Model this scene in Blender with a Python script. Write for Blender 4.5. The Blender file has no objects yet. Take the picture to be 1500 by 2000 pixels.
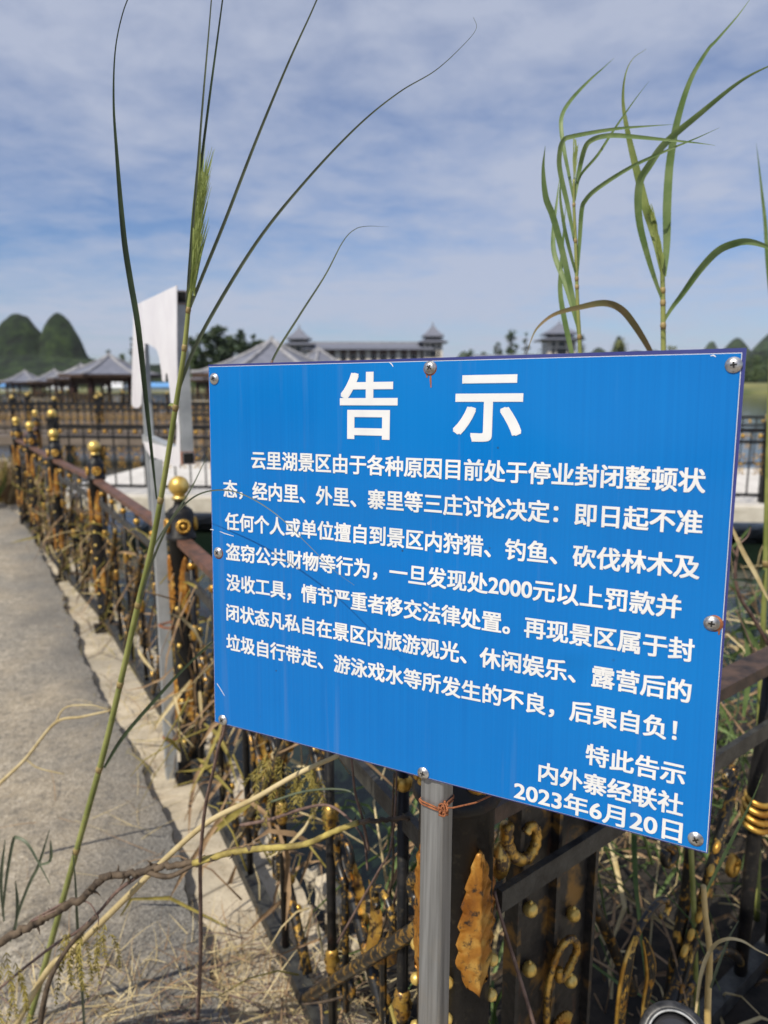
import bpy, bmesh, math, random
import numpy as np
from mathutils import Vector, Matrix, noise
R = math.radians
sc = bpy.context.scene
col = sc.collection
random.seed(7)

# ---------------------------------------------------------------- camera
CAM_H = 1.53
F_PX = 1387.0                      # focal length for a 1500 x 2000 picture
PITCH = math.atan2(1000 - 752, F_PX)
cd = bpy.data.cameras.new('camera')
cam = bpy.data.objects.new('camera', cd)
col.objects.link(cam)
cam.location = (0, 0, CAM_H)
cam.rotation_euler = (math.pi / 2 - PITCH, 0, 0)
cd.sensor_fit = 'AUTO'
cd.sensor_width = 36.0
cd.lens = 36.0 * F_PX / 2000.0
cd.clip_start = 0.02
cd.clip_end = 20000
cd.dof.use_dof = True
cd.dof.focus_distance = 0.775
cd.dof.aperture_fstop = 5.4
sc.camera = cam

# ---------------------------------------------------------------- sky and sun
SUN = Vector((-0.62, -0.78, 0.0)).normalized() * math.cos(R(50)) + Vector((0, 0, math.sin(R(50))))
wd = bpy.data.worlds.new('World')
sc.world = wd
wd.use_nodes = True
wt = wd.node_tree
wt.nodes.clear()
def wn(t, **k):
    n = wt.nodes.new(t)
    for a, v in k.items():
        setattr(n, a, v)
    return n
w_out = wn('ShaderNodeOutputWorld')
w_bg = wn('ShaderNodeBackground')
w_sky = wn('ShaderNodeTexSky', sky_type='NISHITA', sun_disc=False)
w_sky.sun_elevation = R(50)
w_sky.sun_rotation = math.atan2(SUN.x, SUN.y)
w_sky.air_density = 1.0
w_sky.dust_density = 0.6
w_sky.ozone_density = 2.0
w_bg.inputs['Strength'].default_value = 0.108
w_tc = wn('ShaderNodeTexCoord')
w_sep = wn('ShaderNodeSeparateXYZ')
wt.links.new(w_tc.outputs['Generated'], w_sep.inputs[0])
def wmath(op, a, b=None, clamp=False):
    n = wn('ShaderNodeMath', operation=op)
    n.use_clamp = clamp
    for i, v in enumerate((a, b)):
        if v is None: continue
        if isinstance(v, (int, float)): n.inputs[i].default_value = v
        else: wt.links.new(v, n.inputs[i])
    return n.outputs[0]
zc = wmath('MAXIMUM', w_sep.outputs[2], 0.0)
zc = wmath('ADD', zc, 0.12)
cx = wmath('DIVIDE', w_sep.outputs[0], zc)
cy = wmath('DIVIDE', w_sep.outputs[1], zc)
w_comb = wn('ShaderNodeCombineXYZ')
wt.links.new(cx, w_comb.inputs[0]); wt.links.new(cy, w_comb.inputs[1])
def wnoise(scale, detail, rough, off=(0, 0, 0), stretch=(1, 1, 1), dist=0.0):
    mp = wn('ShaderNodeMapping')
    mp.inputs['Location'].default_value = off
    mp.inputs['Scale'].default_value = stretch
    wt.links.new(w_comb.outputs[0], mp.inputs[0])
    n = wn('ShaderNodeTexNoise')
    n.inputs['Scale'].default_value = scale
    n.inputs['Detail'].default_value = detail
    n.inputs['Roughness'].default_value = rough
    n.inputs['Distortion'].default_value = dist
    wt.links.new(mp.outputs[0], n.inputs['Vector'])
    return n.outputs[0]
n1 = wnoise(0.6, 8, 0.6, (5.3, 2.2, 0), (1.0, 1.25, 1), 0.3)
n2 = wnoise(4.5, 6, 0.62, (0.4, 8.2, 0), (1, 1, 1), 0.2)
cl = wmath('ADD', wmath('MULTIPLY', n1, 0.72), wmath('MULTIPLY', n2, 0.28))
w_ramp = wn('ShaderNodeMapRange')
w_ramp.inputs['From Min'].default_value = 0.34
w_ramp.inputs['From Max'].default_value = 0.56
wt.links.new(cl, w_ramp.inputs[0])
cover = wmath('MULTIPLY', w_ramp.outputs[0], 0.86, True)
w_mix = wn('ShaderNodeMixRGB')
w_mix.inputs['Color2'].default_value = (4.6, 5.05, 6.3, 1)
wt.links.new(cover, w_mix.inputs['Fac'])
w_tint = wn('ShaderNodeMixRGB', blend_type='MULTIPLY')
w_tint.inputs['Fac'].default_value = 1.0
w_tint.inputs['Color2'].default_value = (0.70, 0.80, 1.02, 1)
wt.links.new(w_sky.outputs[0], w_tint.inputs['Color1'])
wt.links.new(w_tint.outputs[0], w_mix.inputs['Color1'])
wt.links.new(w_mix.outputs[0], w_bg.inputs['Color'])
wt.links.new(w_bg.outputs[0], w_out.inputs['Surface'])

sd = bpy.data.lights.new('sun', 'SUN')
sun = bpy.data.objects.new('sun', sd)
col.objects.link(sun)
sd.energy = 5.0
sd.angle = R(0.5)
sd.color = (1.0, 0.92, 0.78)
sun.rotation_euler = SUN.to_track_quat('Z', 'Y').to_euler()
sc.view_settings.view_transform = 'Standard'
sc.view_settings.look = 'None'
sc.view_settings.exposure = 0.0
sc.view_settings.gamma = 1.0

# ---------------------------------------------------------------- measuring helpers
C0 = Vector((0, 0, CAM_H))
FW = Vector((0, math.cos(PITCH), -math.sin(PITCH)))
UP = Vector((0, math.sin(PITCH), math.cos(PITCH)))
def ray(x, y):
    return FW + Vector((1, 0, 0)) * ((x - 750) / F_PX) - UP * ((y - 1000) / F_PX)
def W(x, y, d):                    # point of the photo (1500 x 2000) at the distance d ahead
    v = ray(x, y)
    return C0 + v * (d / v.y)
def G(x, y, z=0.0):                # point of the photo on the level z
    v = ray(x, y)
    return C0 + v * ((z - CAM_H) / v.z)
def PL(x, y, p, n):                # point of the photo on a plane
    v = ray(x, y)
    return C0 + v * ((p - C0).dot(n) / v.dot(n))

# ---------------------------------------------------------------- object helpers
BASE = {}
def tag(o, label=None, cat=None, group=None, kind=None):
    if label: o['label'] = label
    if cat: o['category'] = cat
    if group: o['group'] = group
    if kind: o['kind'] = kind
    return o
def thing(name, label, cat, loc=(0, 0, 0), group=None):
    o = bpy.data.objects.new(name, None)
    o.empty_display_size = 0.1
    o.location = loc
    col.objects.link(o)
    BASE[o.name] = Vector(loc)
    return tag(o, label, cat, group)
class MB:
    def __init__(s):
        s.v = []; s.f = []; s.m = []; s.smooth = []; s.cur = 0
    def add(s, vs, fs, smooth=False):
        b = len(s.v)
        s.v += [Vector(p) for p in vs]
        for f in fs:
            s.f.append([b + i for i in f]); s.m.append(s.cur); s.smooth.append(smooth)
    def box(s, c, size, ax=None, rz=0.0):
        hx, hy, hz = [q / 2 for q in size]
        if ax is None:
            m = Matrix.Rotation(rz, 3, 'Z')
        else:
            m = Matrix(ax).transposed()
        c = Vector(c)
        vs = [c + m @ Vector((x * hx, y * hy, z * hz)) for x in (-1, 1) for y in (-1, 1) for z in (-1, 1)]
        s.add(vs, [(0, 1, 3, 2), (4, 6, 7, 5), (0, 4, 5, 1), (2, 3, 7, 6), (0, 2, 6, 4), (1, 5, 7, 3)])
    def bar(s, a, b, w, h, up=(0, 0, 1)):
        a = Vector(a); b = Vector(b)
        t = (b - a).normalized()
        sd_ = t.cross(Vector(up))
        if sd_.length < 1e-6: sd_ = t.cross(Vector((1, 0, 0)))
        sd_.normalize()
        u = sd_.cross(t)
        s.box((a + b) / 2, ((b - a).length, w, h), (t, sd_, u))
    def tube(s, pts, r, n=8, caps=True, squash=None):
        pts = [Vector(p) for p in pts]
        k = len(pts)
        rr = [r] * k if isinstance(r, (int, float)) else list(r)
        t0 = (pts[1] - pts[0]).normalized()
        ref = Vector((0, 0, 1)) if abs(t0.z) < 0.9 else Vector((1, 0, 0))
        nrm = t0.cross(ref).normalized()
        vs = []
        for i in range(k):
            t = (pts[min(i + 1, k - 1)] - pts[max(i - 1, 0)])
            if t.length < 1e-9: t = t0.copy()
            t.normalize()
            nrm = (nrm - t * nrm.dot(t))
            if nrm.length < 1e-6: nrm = t.orthogonal()
            nrm.normalize()
            bn = t.cross(nrm)
            for j in range(n):
                a = 2 * math.pi * j / n
                vs.append(pts[i] + (nrm * math.cos(a) + bn * math.sin(a)) * rr[i])
        fs = []
        for i in range(k - 1):
            for j in range(n):
                a = i * n + j; b = i * n + (j + 1) % n
                fs.append((a, b, b + n, a + n))
        if caps:
            fs.append(tuple(range(n - 1, -1, -1)))
            fs.append(tuple(range((k - 1) * n, k * n)))
        s.add(vs, fs, True)
    def lathe(s, c, prof, n=16, ax=None, smooth=True):
        c = Vector(c)
        m = Matrix.Identity(3) if ax is None else Vector(ax).to_track_quat('Z', 'Y').to_matrix()
        vs = []; k = len(prof)
        for (r, z) in prof:
            for j in range(n):
                a = 2 * math.pi * j / n
                vs.append(c + m @ Vector((r * math.cos(a), r * math.sin(a), z)))
        fs = [(i * n + j, i * n + (j + 1) % n, (i + 1) * n + (j + 1) % n, (i + 1) * n + j) for i in range(k - 1) for j in range(n)]
        if prof[0][0] > 1e-5: fs.append(tuple(range(n - 1, -1, -1)))
        if prof[-1][0] > 1e-5: fs.append(tuple(range((k - 1) * n, k * n)))
        s.add(vs, fs, smooth)
    def ball(s, c, r, n=12, m=8, sz=1.0):
        pr = [(max(r * math.sin(math.pi * i / m), 1e-6), -r * sz * math.cos(math.pi * i / m)) for i in range(m + 1)]
        s.lathe(c, pr, n)
    def torus(s, c, R_, r, ax, n=20, m=8):
        mm = Vector(ax).to_track_quat('Z', 'Y').to_matrix(); c = Vector(c)
        pts = []
        vs = []
        for i in range(n):
            a = 2 * math.pi * i / n
            for j in range(m):
                b = 2 * math.pi * j / m
                vs.append(c + mm @ Vector(((R_ + r * math.cos(b)) * math.cos(a), (R_ + r * math.cos(b)) * math.sin(a), r * math.sin(b))))
        fs = [(i * m + j, ((i + 1) % n) * m + j, ((i + 1) % n) * m + (j + 1) % m, i * m + (j + 1) % m) for i in range(n) for j in range(m)]
        s.add(vs, fs, True)
    def prism(s, poly, n, t):                          # polygon (3D points) thickened by t along -n
        n = Vector(n) * t
        k = len(poly)
        vs = [Vector(p) for p in poly] + [Vector(p) - n for p in poly]
        s.add(vs, [tuple(range(k)), tuple(range(2 * k - 1, k - 1, -1))] + [(i, i + k, (i + 1) % k + k, (i + 1) % k) for i in range(k)])
    def ribbon(s, pts, ws, view=None, roll=0.0, fold=0.18):   # grass leaf with a crease
        k = len(pts)
        vs = []
        for i in range(k):
            t = (pts[min(i + 1, k - 1)] - pts[max(i - 1, 0)]).normalized()
            vw = (C0 - pts[i]).normalized() if view is None else Vector(view)
            sd_ = t.cross(vw)
            if sd_.length < 1e-5: sd_ = t.orthogonal()
            sd_.normalize()
            rl = roll[i] if isinstance(roll, (list, tuple)) else roll
            sd_ = Matrix.Rotation(rl, 3, t) @ sd_
            nn = sd_.cross(t).normalized()
            w = ws[i] / 2
            vs += [pts[i] - sd_ * w, pts[i] - nn * (w * fold * 2), pts[i] + sd_ * w]
        fs = []
        for i in range(k - 1):
            a = i * 3
            fs += [(a, a + 1, a + 4, a + 3), (a + 1, a + 2, a + 5, a + 4)]
        s.add(vs, fs, True)
    def build(s, name, mats, parent=None, base=None):
        me = bpy.data.meshes.new(name)
        off = Vector((0, 0, 0))
        root = parent
        while root is not None and root.parent is not None: root = root.parent
        if root is not None: off = BASE.get(root.name, Vector((0, 0, 0)))
        elif base is not None: off = Vector(base)
        me.from_pydata([tuple(p - off) for p in s.v], [], s.f)
        if not isinstance(mats, (list, tuple)): mats = [mats]
        for m in mats: me.materials.append(m)
        for p, mi, sm in zip(me.polygons, s.m, s.smooth):
            p.material_index = mi; p.use_smooth = sm
        me.update()
        o = bpy.data.objects.new(name, me)
        col.objects.link(o)
        if parent is not None: o.parent = parent
        else:
            o.location = off; BASE[o.name] = off
        return o
def kids(o): return list(o.children)
def copy_tree(o, parent=None, loc=None):
    c = o.copy(); col.objects.link(c); c.parent = parent
    if loc is not None: c.location = loc
    for ch in kids(o): copy_tree(ch, c)
    return c
def spline(pts, n=8):                                  # Catmull-Rom through tuples
    P = [np.array(p, float) for p in pts]
    P = [2 * P[0] - P[1]] + P + [2 * P[-1] - P[-2]]
    out = []
    for i in range(1, len(P) - 2):
        for k in range(n):
            t = k / n
            out.append(0.5 * ((2 * P[i]) + (-P[i - 1] + P[i + 1]) * t + (2 * P[i - 1] - 5 * P[i] + 4 * P[i + 1] - P[i + 2]) * t * t + (-P[i - 1] + 3 * P[i] - 3 * P[i + 1] + P[i + 2]) * t ** 3))
    out.append(P[-2])
    return out

# ---------------------------------------------------------------- materials
def mat(name, color=(0.5, 0.5, 0.5), rough=0.6, metal=0.0, spec=0.5):
    m = bpy.data.materials.new(name); m.use_nodes = True
    b = m.node_tree.nodes['Principled BSDF']
    b.inputs['Base Color'].default_value = (*color, 1)
    b.inputs['Roughness'].default_value = rough
    b.inputs['Metallic'].default_value = metal
    b.inputs['Specular IOR Level'].default_value = spec
    return m
class NT:
    def __init__(s, m):
        s.t = m.node_tree; s.b = s.t.nodes['Principled BSDF']
        s.out = s.t.nodes['Material Output']
        s.tc = s.t.nodes.new('ShaderNodeTexCoord')
    def new(s, t, **k):
        n = s.t.nodes.new(t)
        for a, v in k.items(): setattr(n, a, v)
        return n
    def link(s, a, b): s.t.links.new(a, b)
    def coord(s, scale=(1, 1, 1), src='Object', rot=(0, 0, 0)):
        mp = s.new('ShaderNodeMapping')
        mp.inputs['Scale'].default_value = scale
        mp.inputs['Rotation'].default_value = rot
        if src == 'World':
            g = s.new('ShaderNodeNewGeometry'); s.link(g.outputs['Position'], mp.inputs[0])
        else: s.link(s.tc.outputs[src], mp.inputs[0])
        return mp.outputs[0]
    def noise(s, scale, detail=4, rough=0.55, vec=None, dist=0.0):
        n = s.new('ShaderNodeTexNoise')
        n.inputs['Scale'].default_value = scale; n.inputs['Detail'].default_value = detail
        n.inputs['Roughness'].default_value = rough; n.inputs['Distortion'].default_value = dist
        if vec is not None: s.link(vec, n.inputs['Vector'])
        return n.outputs[0]
    def vor(s, scale, vec=None, feature='F1', out='Distance'):
        n = s.new('ShaderNodeTexVoronoi', feature=feature)
        n.inputs['Scale'].default_value = scale
        if vec is not None: s.link(vec, n.inputs['Vector'])
        return n.outputs[out]
    def ramp(s, x, stops):
        n = s.new('ShaderNodeValToRGB')
        e = n.color_ramp.elements
        while len(e) < len(stops): e.new(0.5)
        for q, (p, c) in zip(e, stops):
            q.position = p
            q.color = (*c, 1) if not isinstance(c, (int, float)) else (c, c, c, 1)
        s.link(x, n.inputs[0])
        return n.outputs[0]
    def mix(s, fac, a, b, mode='MIX'):
        n = s.new('ShaderNodeMixRGB', blend_type=mode)
        for i, v in zip((0, 1, 2), (fac, a, b)):
            if isinstance(v, (int, float)): n.inputs[i].default_value = v if i == 0 else (v, v, v, 1)
            elif isinstance(v, tuple): n.inputs[i].default_value = (*v, 1)
            else: s.link(v, n.inputs[i])
        return n.outputs[0]
    def math(s, op, a, b=0.0, clamp=False):
        n = s.new('ShaderNodeMath', operation=op); n.use_clamp = clamp
        for i, v in enumerate((a, b)):
            if isinstance(v, (int, float)): n.inputs[i].default_value = v
            else: s.link(v, n.inputs[i])
        return n.outputs[0]
    def base(s, x): s.link(x, s.b.inputs['Base Color'])
    def rough(s, x): s.link(x, s.b.inputs['Roughness'])
    def bump(s, h, strength=0.3, dist=0.01, prev=None):
        n = s.new('ShaderNodeBump')
        n.inputs['Strength'].default_value = strength; n.inputs['Distance'].default_value = dist
        s.link(h, n.inputs['Height'])
        if prev is not None: s.link(prev, n.inputs['Normal'])
        s.link(n.outputs[0], s.b.inputs['Normal'])
        return n.outputs[0]
M = {}
def simple(name, c1, c2, rough=0.6, metal=0.0, scale=8.0, bump=0.0, bscale=60.0, spec=0.5, src='World', lo=0.35, hi=0.65):
    m = mat(name, c1, rough, metal, spec); t = NT(m)
    v = t.coord(src=src)
    t.base(t.ramp(t.noise(scale, 6, 0.6, v), [(lo, c1), (hi, c2)]))
    if bump: t.bump(t.noise(bscale, 4, 0.6, v), bump, 0.004)
    M[name] = m
    return m
# black wrought iron, weathered with rust and dust
m = mat('iron', rough=0.45, spec=0.32); t = NT(m); v = t.coord(src='World')
nz = t.noise(14, 8, 0.65, v); n2_ = t.noise(90, 4, 0.6, v)
c_ = t.ramp(nz, [(0.42, (0.006, 0.0065, 0.008)), (0.62, (0.013, 0.012, 0.012)), (0.74, (0.060, 0.028, 0.015))])
c_ = t.mix(t.math('MULTIPLY', t.ramp(n2_, [(0.58, 0.0), (0.74, 1.0)]), 0.28), c_, (0.13, 0.11, 0.07))
t.base(c_); t.rough(t.ramp(nz, [(0.4, 0.34), (0.7, 0.75)])); t.bump(n2_, 0.25, 0.002); M['iron'] = m
# iron with gold paint brushed over it
def goldiron(name, lo, hi, dark=(0.012, 0.012, 0.012), paint=((0.33, 0.15, 0.025), (0.56, 0.34, 0.07), (0.68, 0.48, 0.16)), met=0.72):
    m = mat(name, rough=0.4); t = NT(m); v = t.coord(src='World')
    nz = t.noise(55, 6, 0.7, v); f = t.ramp(nz, [(lo, 0.0), (hi, 1.0)])
    g = t.ramp(t.noise(20, 5, 0.6, v), [(0.35, paint[0]), (0.55, paint[1]), (0.7, paint[2])])
    t.base(t.mix(f, dark, g)); t.link(t.math('MULTIPLY', f, met), t.b.inputs['Metallic'])
    t.rough(t.ramp(t.noise(120, 4, 0.6, v), [(0.3, 0.28), (0.7, 0.5)]))
    t.bump(nz, 0.25, 0.002); M[name] = m
goldiron('gold_flaked', 0.53, 0.60, (0.008, 0.008, 0.008))
goldiron('gold', 0.24, 0.36, (0.10, 0.05, 0.02))
goldiron('gold_leafy', 0.36, 0.46, (0.02, 0.012, 0.008), ((0.24, 0.085, 0.012), (0.42, 0.19, 0.03), (0.60, 0.38, 0.10)), 0.45)
goldiron('gold_half', 0.42, 0.52, (0.05, 0.025, 0.01))
m = mat('gold_ball', (0.62, 0.40, 0.08), 0.38, 0.62); t = NT(m); v = t.coord(src='World')
t.base(t.ramp(t.noise(25, 5, 0.6, v), [(0.3, (0.46, 0.26, 0.05)), (0.5, (0.74, 0.52, 0.14)), (0.75, (0.80, 0.62, 0.26))])); t.bump(t.noise(60, 4, 0.6, v), 0.15, 0.003); M['gold_ball'] = m
m = mat('iron_gold_smear', rough=0.5); t = NT(m); v = t.coord(src='World')
nz = t.noise(16, 6, 0.6, v, 0.3); f = t.ramp(nz, [(0.53, 0.0), (0.63, 0.8)]); ru = t.ramp(t.noise(30, 6, 0.7, t.coord((1, 1, .25), 'World')), [(0.56, 0.0), (0.68, 0.7)])
c_ = t.mix(ru, t.ramp(t.noise(80, 4, 0.6, v), [(0.4, (0.010, 0.010, 0.011)), (0.7, (0.034, 0.031, 0.028))]), (0.12, 0.045, 0.022))
t.base(t.mix(f, c_, (0.30, 0.165, 0.04))); t.link(t.math('MULTIPLY', f, 0.5), t.b.inputs['Metallic']); t.bump(t.noise(110, 4, 0.6, v), 0.3, 0.002); M['iron_gold_smear'] = m
# rusty rail
simple('rail_rust', (0.055, 0.032, 0.024), (0.17, 0.075, 0.045), 0.6, 0, 18, 0.3, 120)
simple('rail_dark', (0.014, 0.010, 0.009), (0.085, 0.050, 0.034), 0.6, 0, 22, 0.35, 120)
simple('rail_grey', (0.008, 0.008, 0.009), (0.050, 0.050, 0.044), 0.55, 0, 28, 0.4, 130)
# galvanised steel
m = mat('galvanised', (0.55, 0.56, 0.57), 0.38, 0.6); t = NT(m); v = t.coord((1, 1, 0.02), 'World')
n_ = t.noise(160, 4, 0.6, v); b_ = t.noise(9, 5, 0.6, t.coord(src='World'))
c_ = t.ramp(n_, [(0.3, (0.18, 0.185, 0.19)), (0.7, (0.34, 0.35, 0.36))])
c_ = t.mix(t.ramp(b_, [(0.58, 0.0), (0.75, 0.6)]), c_, (0.30, 0.27, 0.23))
t.base(c_); t.rough(t.ramp(n_, [(0.3, 0.36), (0.7, 0.52)])); t.bump(n_, 0.08, 0.001); M['galvanised'] = m
simple('galvanised_dull', (0.30, 0.32, 0.33), (0.44, 0.46, 0.47), 0.55, 0.45, 12, 0.05)
simple('rust', (0.16, 0.05, 0.02), (0.36, 0.13, 0.05), 0.85, 0, 90, 0.6, 300)
m = mat('tube_inside', (0.004, 0.004, 0.004), 0.9); M['tube_inside'] = m
# sign print
m = mat('sign_blue', (0.008, 0.14, 0.50), 0.17, 0.0, 0.36); t = NT(m); v = t.coord((1, 1, 1))
rib = t.noise(1.0, 3, 0.6, t.coord((420, 1, 3))); big = t.noise(5.0, 3, 0.5, v); orange = t.noise(170, 4, 0.6, v)
c_ = t.ramp(rib, [(0.3, (0.0006, 0.126, 0.435)), (0.7, (0.0010, 0.146, 0.480))])
sp = t.ramp(t.vor(34, v), [(0.035, 1.0), (0.055, 0.0)]); gate = t.ramp(t.noise(6.2, 2, 0.5, v), [(0.52, 0.0), (0.56, 1.0)])
c_ = t.mix(t.math('MULTIPLY', t.math('MULTIPLY', sp, gate), 0.8), c_, (0.02, 0.03, 0.05))
sc1 = t.ramp(t.noise(1.0, 2, 0.5, t.coord((180, 1, 9), rot=(0, 0.5, 0))), [(0.80, 0.0), (0.83, 0.35)])
c_ = t.mix(sc1, c_, (0.25, 0.40, 0.65))
fade = t.noise(2.3, 3, 0.5, v); c_ = t.mix(t.ramp(fade, [(0.45, 0.0), (0.65, 0.55)]), c_, (0.002, 0.175, 0.52)); run = t.noise(1.0, 4, 0.6, t.coord((46, 1, 1.6))); c_ = t.mix(t.ramp(run, [(0.60, 0.0), (0.74, 0.16)]), c_, (0.16, 0.22, 0.36))
t.base(c_); t.rough(t.ramp(big, [(0.35, 0.14), (0.65, 0.24)]))
bn = t.bump(rib, 0.05, 0.0006); t.bump(orange, 0.10, 0.0006, bn); M['sign_blue'] = m
simple('sign_white', (0.62, 0.64, 0.66), (0.70, 0.71, 0.72), 0.35, 0, 20, src='Object')
simple('sign_edge', (0.025, 0.032, 0.17), (0.035, 0.045, 0.20), 0.4, 0, 20)
m = mat('screw_steel', (0.55, 0.55, 0.55), 0.36, 0.9); t = NT(m); t.base(t.ramp(t.noise(160, 5, 0.6, t.coord(src='World')), [(0.35, (0.30, 0.29, 0.28)), (0.6, (0.66, 0.66, 0.66))])); M['screw_steel'] = m
m = mat('screw_slot', (0.01, 0.01, 0.01), 0.7); M['screw_slot'] = m
# white torn board
simple('board_white', (0.69, 0.67, 0.71), (0.78, 0.77, 0.80), 0.4, 0, 6)
# plants
def leafmat(name, c1, c2, trans=0.35, rough=0.5, scale=25):
    m = mat(name, c1, rough); t = NT(m); v = t.coord(src='World')
    c = t.ramp(t.noise(scale, 4, 0.6, v), [(0.35, c1), (0.65, c2)])
    t.base(c)
    tr = t.new('ShaderNodeBsdfTranslucent'); t.link(c, tr.inputs[0])
    mx = t.new('ShaderNodeMixShader'); mx.inputs[0].default_value = trans
    t.link(t.b.outputs[0], mx.inputs[1]); t.link(tr.outputs[0], mx.inputs[2]); t.link(mx.outputs[0], t.out.inputs['Surface'])
    M[name] = m
leafmat('reed_leaf', (0.12, 0.20, 0.06), (0.23, 0.31, 0.12))
leafmat('reed_dark', (0.016, 0.034, 0.016), (0.040, 0.068, 0.028), 0.15)
leafmat('reed_grey', (0.075, 0.095, 0.060), (0.13, 0.155, 0.095), 0.2)
leafmat('reed_brown', (0.13, 0.12, 0.04), (0.20, 0.14, 0.06), 0.3)
leafmat('reed_stem', (0.17, 0.20, 0.05), (0.30, 0.32, 0.10), 0.1, 0.4, 14)
leafmat('seed', (0.24, 0.31, 0.08), (0.40, 0.46, 0.16), 0.45)
leafmat('dry_straw', (0.44, 0.34, 0.16), (0.68, 0.57, 0.33), 0.2, 0.7, 18)
leafmat('dry_brown', (0.16, 0.10, 0.055), (0.36, 0.24, 0.13), 0.1, 0.8, 22)
leafmat('olive', (0.20, 0.165, 0.035), (0.38, 0.31, 0.075), 0.3, 0.7, 30)
leafmat('weed_green', (0.05, 0.10, 0.02), (0.12, 0.18, 0.05), 0.3, 0.6, 20)
simple('twig', (0.030, 0.020, 0.013), (0.13, 0.092, 0.058), 0.8, 0, 40, 0.5, 200)
simple('twig_purple', (0.085, 0.050, 0.042), (0.19, 0.125, 0.10), 0.7, 0, 40, 0.4, 200)
simple('twig_yellow', (0.16, 0.12, 0.03), (0.42, 0.34, 0.09), 0.7, 0, 35, 0.5, 160)
simple('stem_node', (0.20, 0.14, 0.05), (0.33, 0.25, 0.10), 0.6, 0, 60)
simple('bamboo', (0.42, 0.29, 0.10), (0.58, 0.44, 0.20), 0.45, 0, 20, 0.1)
# ---- ground materials
m = mat('road', rough=0.9); t = NT(m); v = t.coord(src='World')
agg = t.vor(75, v, 'F1', 'Color'); aggd = t.vor(75, v); fine = t.noise(190, 5, 0.7, v); mid = t.noise(9, 6, 0.65, v); lrg = t.noise(1.1, 5, 0.6, v)
bw = t.new('ShaderNodeRGBToBW'); t.link(agg, bw.inputs[0])
c_ = t.ramp(bw.outputs[0], [(0.1, (0.11, 0.10, 0.083)), (0.45, (0.27, 0.245, 0.20)), (0.85, (0.56, 0.51, 0.43))])
c_ = t.mix(0.5, c_, t.ramp(fine, [(0.40, (0.075, 0.067, 0.055)), (0.60, (0.50, 0.45, 0.365))]))
c_ = t.mix(t.ramp(mid, [(0.36, 0.55), (0.58, 0.0)]), c_, (0.16, 0.15, 0.13))
c_ = t.mix(t.ramp(lrg, [(0.42, 0.0), (0.60, 0.55)]), c_, t.mix(0.4, (0.46, 0.36, 0.225), c_))
cl2 = t.noise(28, 5, 0.7, v); c_ = t.mix(t.ramp(cl2, [(0.5, 0.0), (0.66, 0.6)]), c_, (0.075, 0.07, 0.062))
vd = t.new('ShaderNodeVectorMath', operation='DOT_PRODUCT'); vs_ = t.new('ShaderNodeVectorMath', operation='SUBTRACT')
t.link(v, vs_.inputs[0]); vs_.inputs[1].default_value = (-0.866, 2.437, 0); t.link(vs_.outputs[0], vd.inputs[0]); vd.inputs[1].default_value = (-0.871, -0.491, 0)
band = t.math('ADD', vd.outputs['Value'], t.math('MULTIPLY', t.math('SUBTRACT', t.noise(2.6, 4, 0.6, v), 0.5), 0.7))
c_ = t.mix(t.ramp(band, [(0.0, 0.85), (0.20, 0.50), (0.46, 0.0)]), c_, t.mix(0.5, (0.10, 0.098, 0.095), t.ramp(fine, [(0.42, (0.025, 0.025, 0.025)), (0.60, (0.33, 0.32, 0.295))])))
ck = t.vor(0.75, t.mix(0.35, v, t.new('ShaderNodeTexNoise').outputs[1], 'ADD'), 'DISTANCE_TO_EDGE'); ckm = t.math('MULTIPLY', t.ramp(ck, [(0.0, 1.0), (0.010, 0.0)]), t.ramp(t.noise(0.9, 3, 0.5, t.coord((1, 1, 1), 'World', (0, 0, 0.7))), [(0.54, 0.0), (0.60, 1.0)]))
c_ = t.mix(t.math('MULTIPLY', ckm, 0.75), c_, (0.04, 0.036, 0.03))
wst = t.ramp(t.noise(1.9, 5, 0.65, v), [(0.54, 0.0), (0.64, 0.55)]); c_ = t.mix(wst, c_, t.mix(0.4, (0.105, 0.098, 0.088), c_))
t.base(c_); bb = t.bump(aggd, 0.45, 0.008); t.bump(fine, 0.6, 0.005, bb); M['road'] = m
m = mat('verge', rough=0.9); t = NT(m); v = t.coord(src='World')
mid = t.noise(7, 7, 0.65, v, 0.4); lrg = t.noise(1.7, 5, 0.6, v); fine = t.noise(110, 5, 0.65, v); strk = t.noise(3, 5, 0.7, t.coord((1, 6, 1), 'World', (0, 0, 0.5)))
c_ = t.ramp(mid, [(0.30, (0.28, 0.23, 0.155)), (0.50, (0.53, 0.45, 0.33)), (0.70, (0.68, 0.60, 0.46))])
c_ = t.mix(t.ramp(lrg, [(0.44, 0.0), (0.62, 0.7)]), c_, (0.26, 0.24, 0.20))
c_ = t.mix(t.ramp(strk, [(0.56, 0.0), (0.68, 0.5)]), c_, (0.27, 0.20, 0.115))
c_ = t.mix(0.35, c_, t.ramp(fine, [(0.3, (0.16, 0.14, 0.11)), (0.7, (0.52, 0.47, 0.38))]))
ck = t.vor(1.3, t.mix(0.12, v, t.new('ShaderNodeTexNoise').outputs[1], 'ADD'), 'DISTANCE_TO_EDGE'); ckm = t.ramp(ck, [(0.0, 1.0), (0.012, 0.0)])
c_ = t.mix(t.math('MULTIPLY', ckm, 0.8), c_, (0.06, 0.05, 0.04))
sp2 = t.ramp(t.noise(34, 5, 0.7, v), [(0.58, 0.0), (0.68, 0.6)]); c_ = t.mix(sp2, c_, (0.17, 0.125, 0.075))
t.base(c_); bb = t.bump(mid, 0.5, 0.012); t.bump(fine, 0.4, 0.003, bb); M['verge'] = m
simple('soil', (0.008, 0.007, 0.006), (0.040, 0.031, 0.022), 0.95, 0, 16, 0.9, 60)
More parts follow.
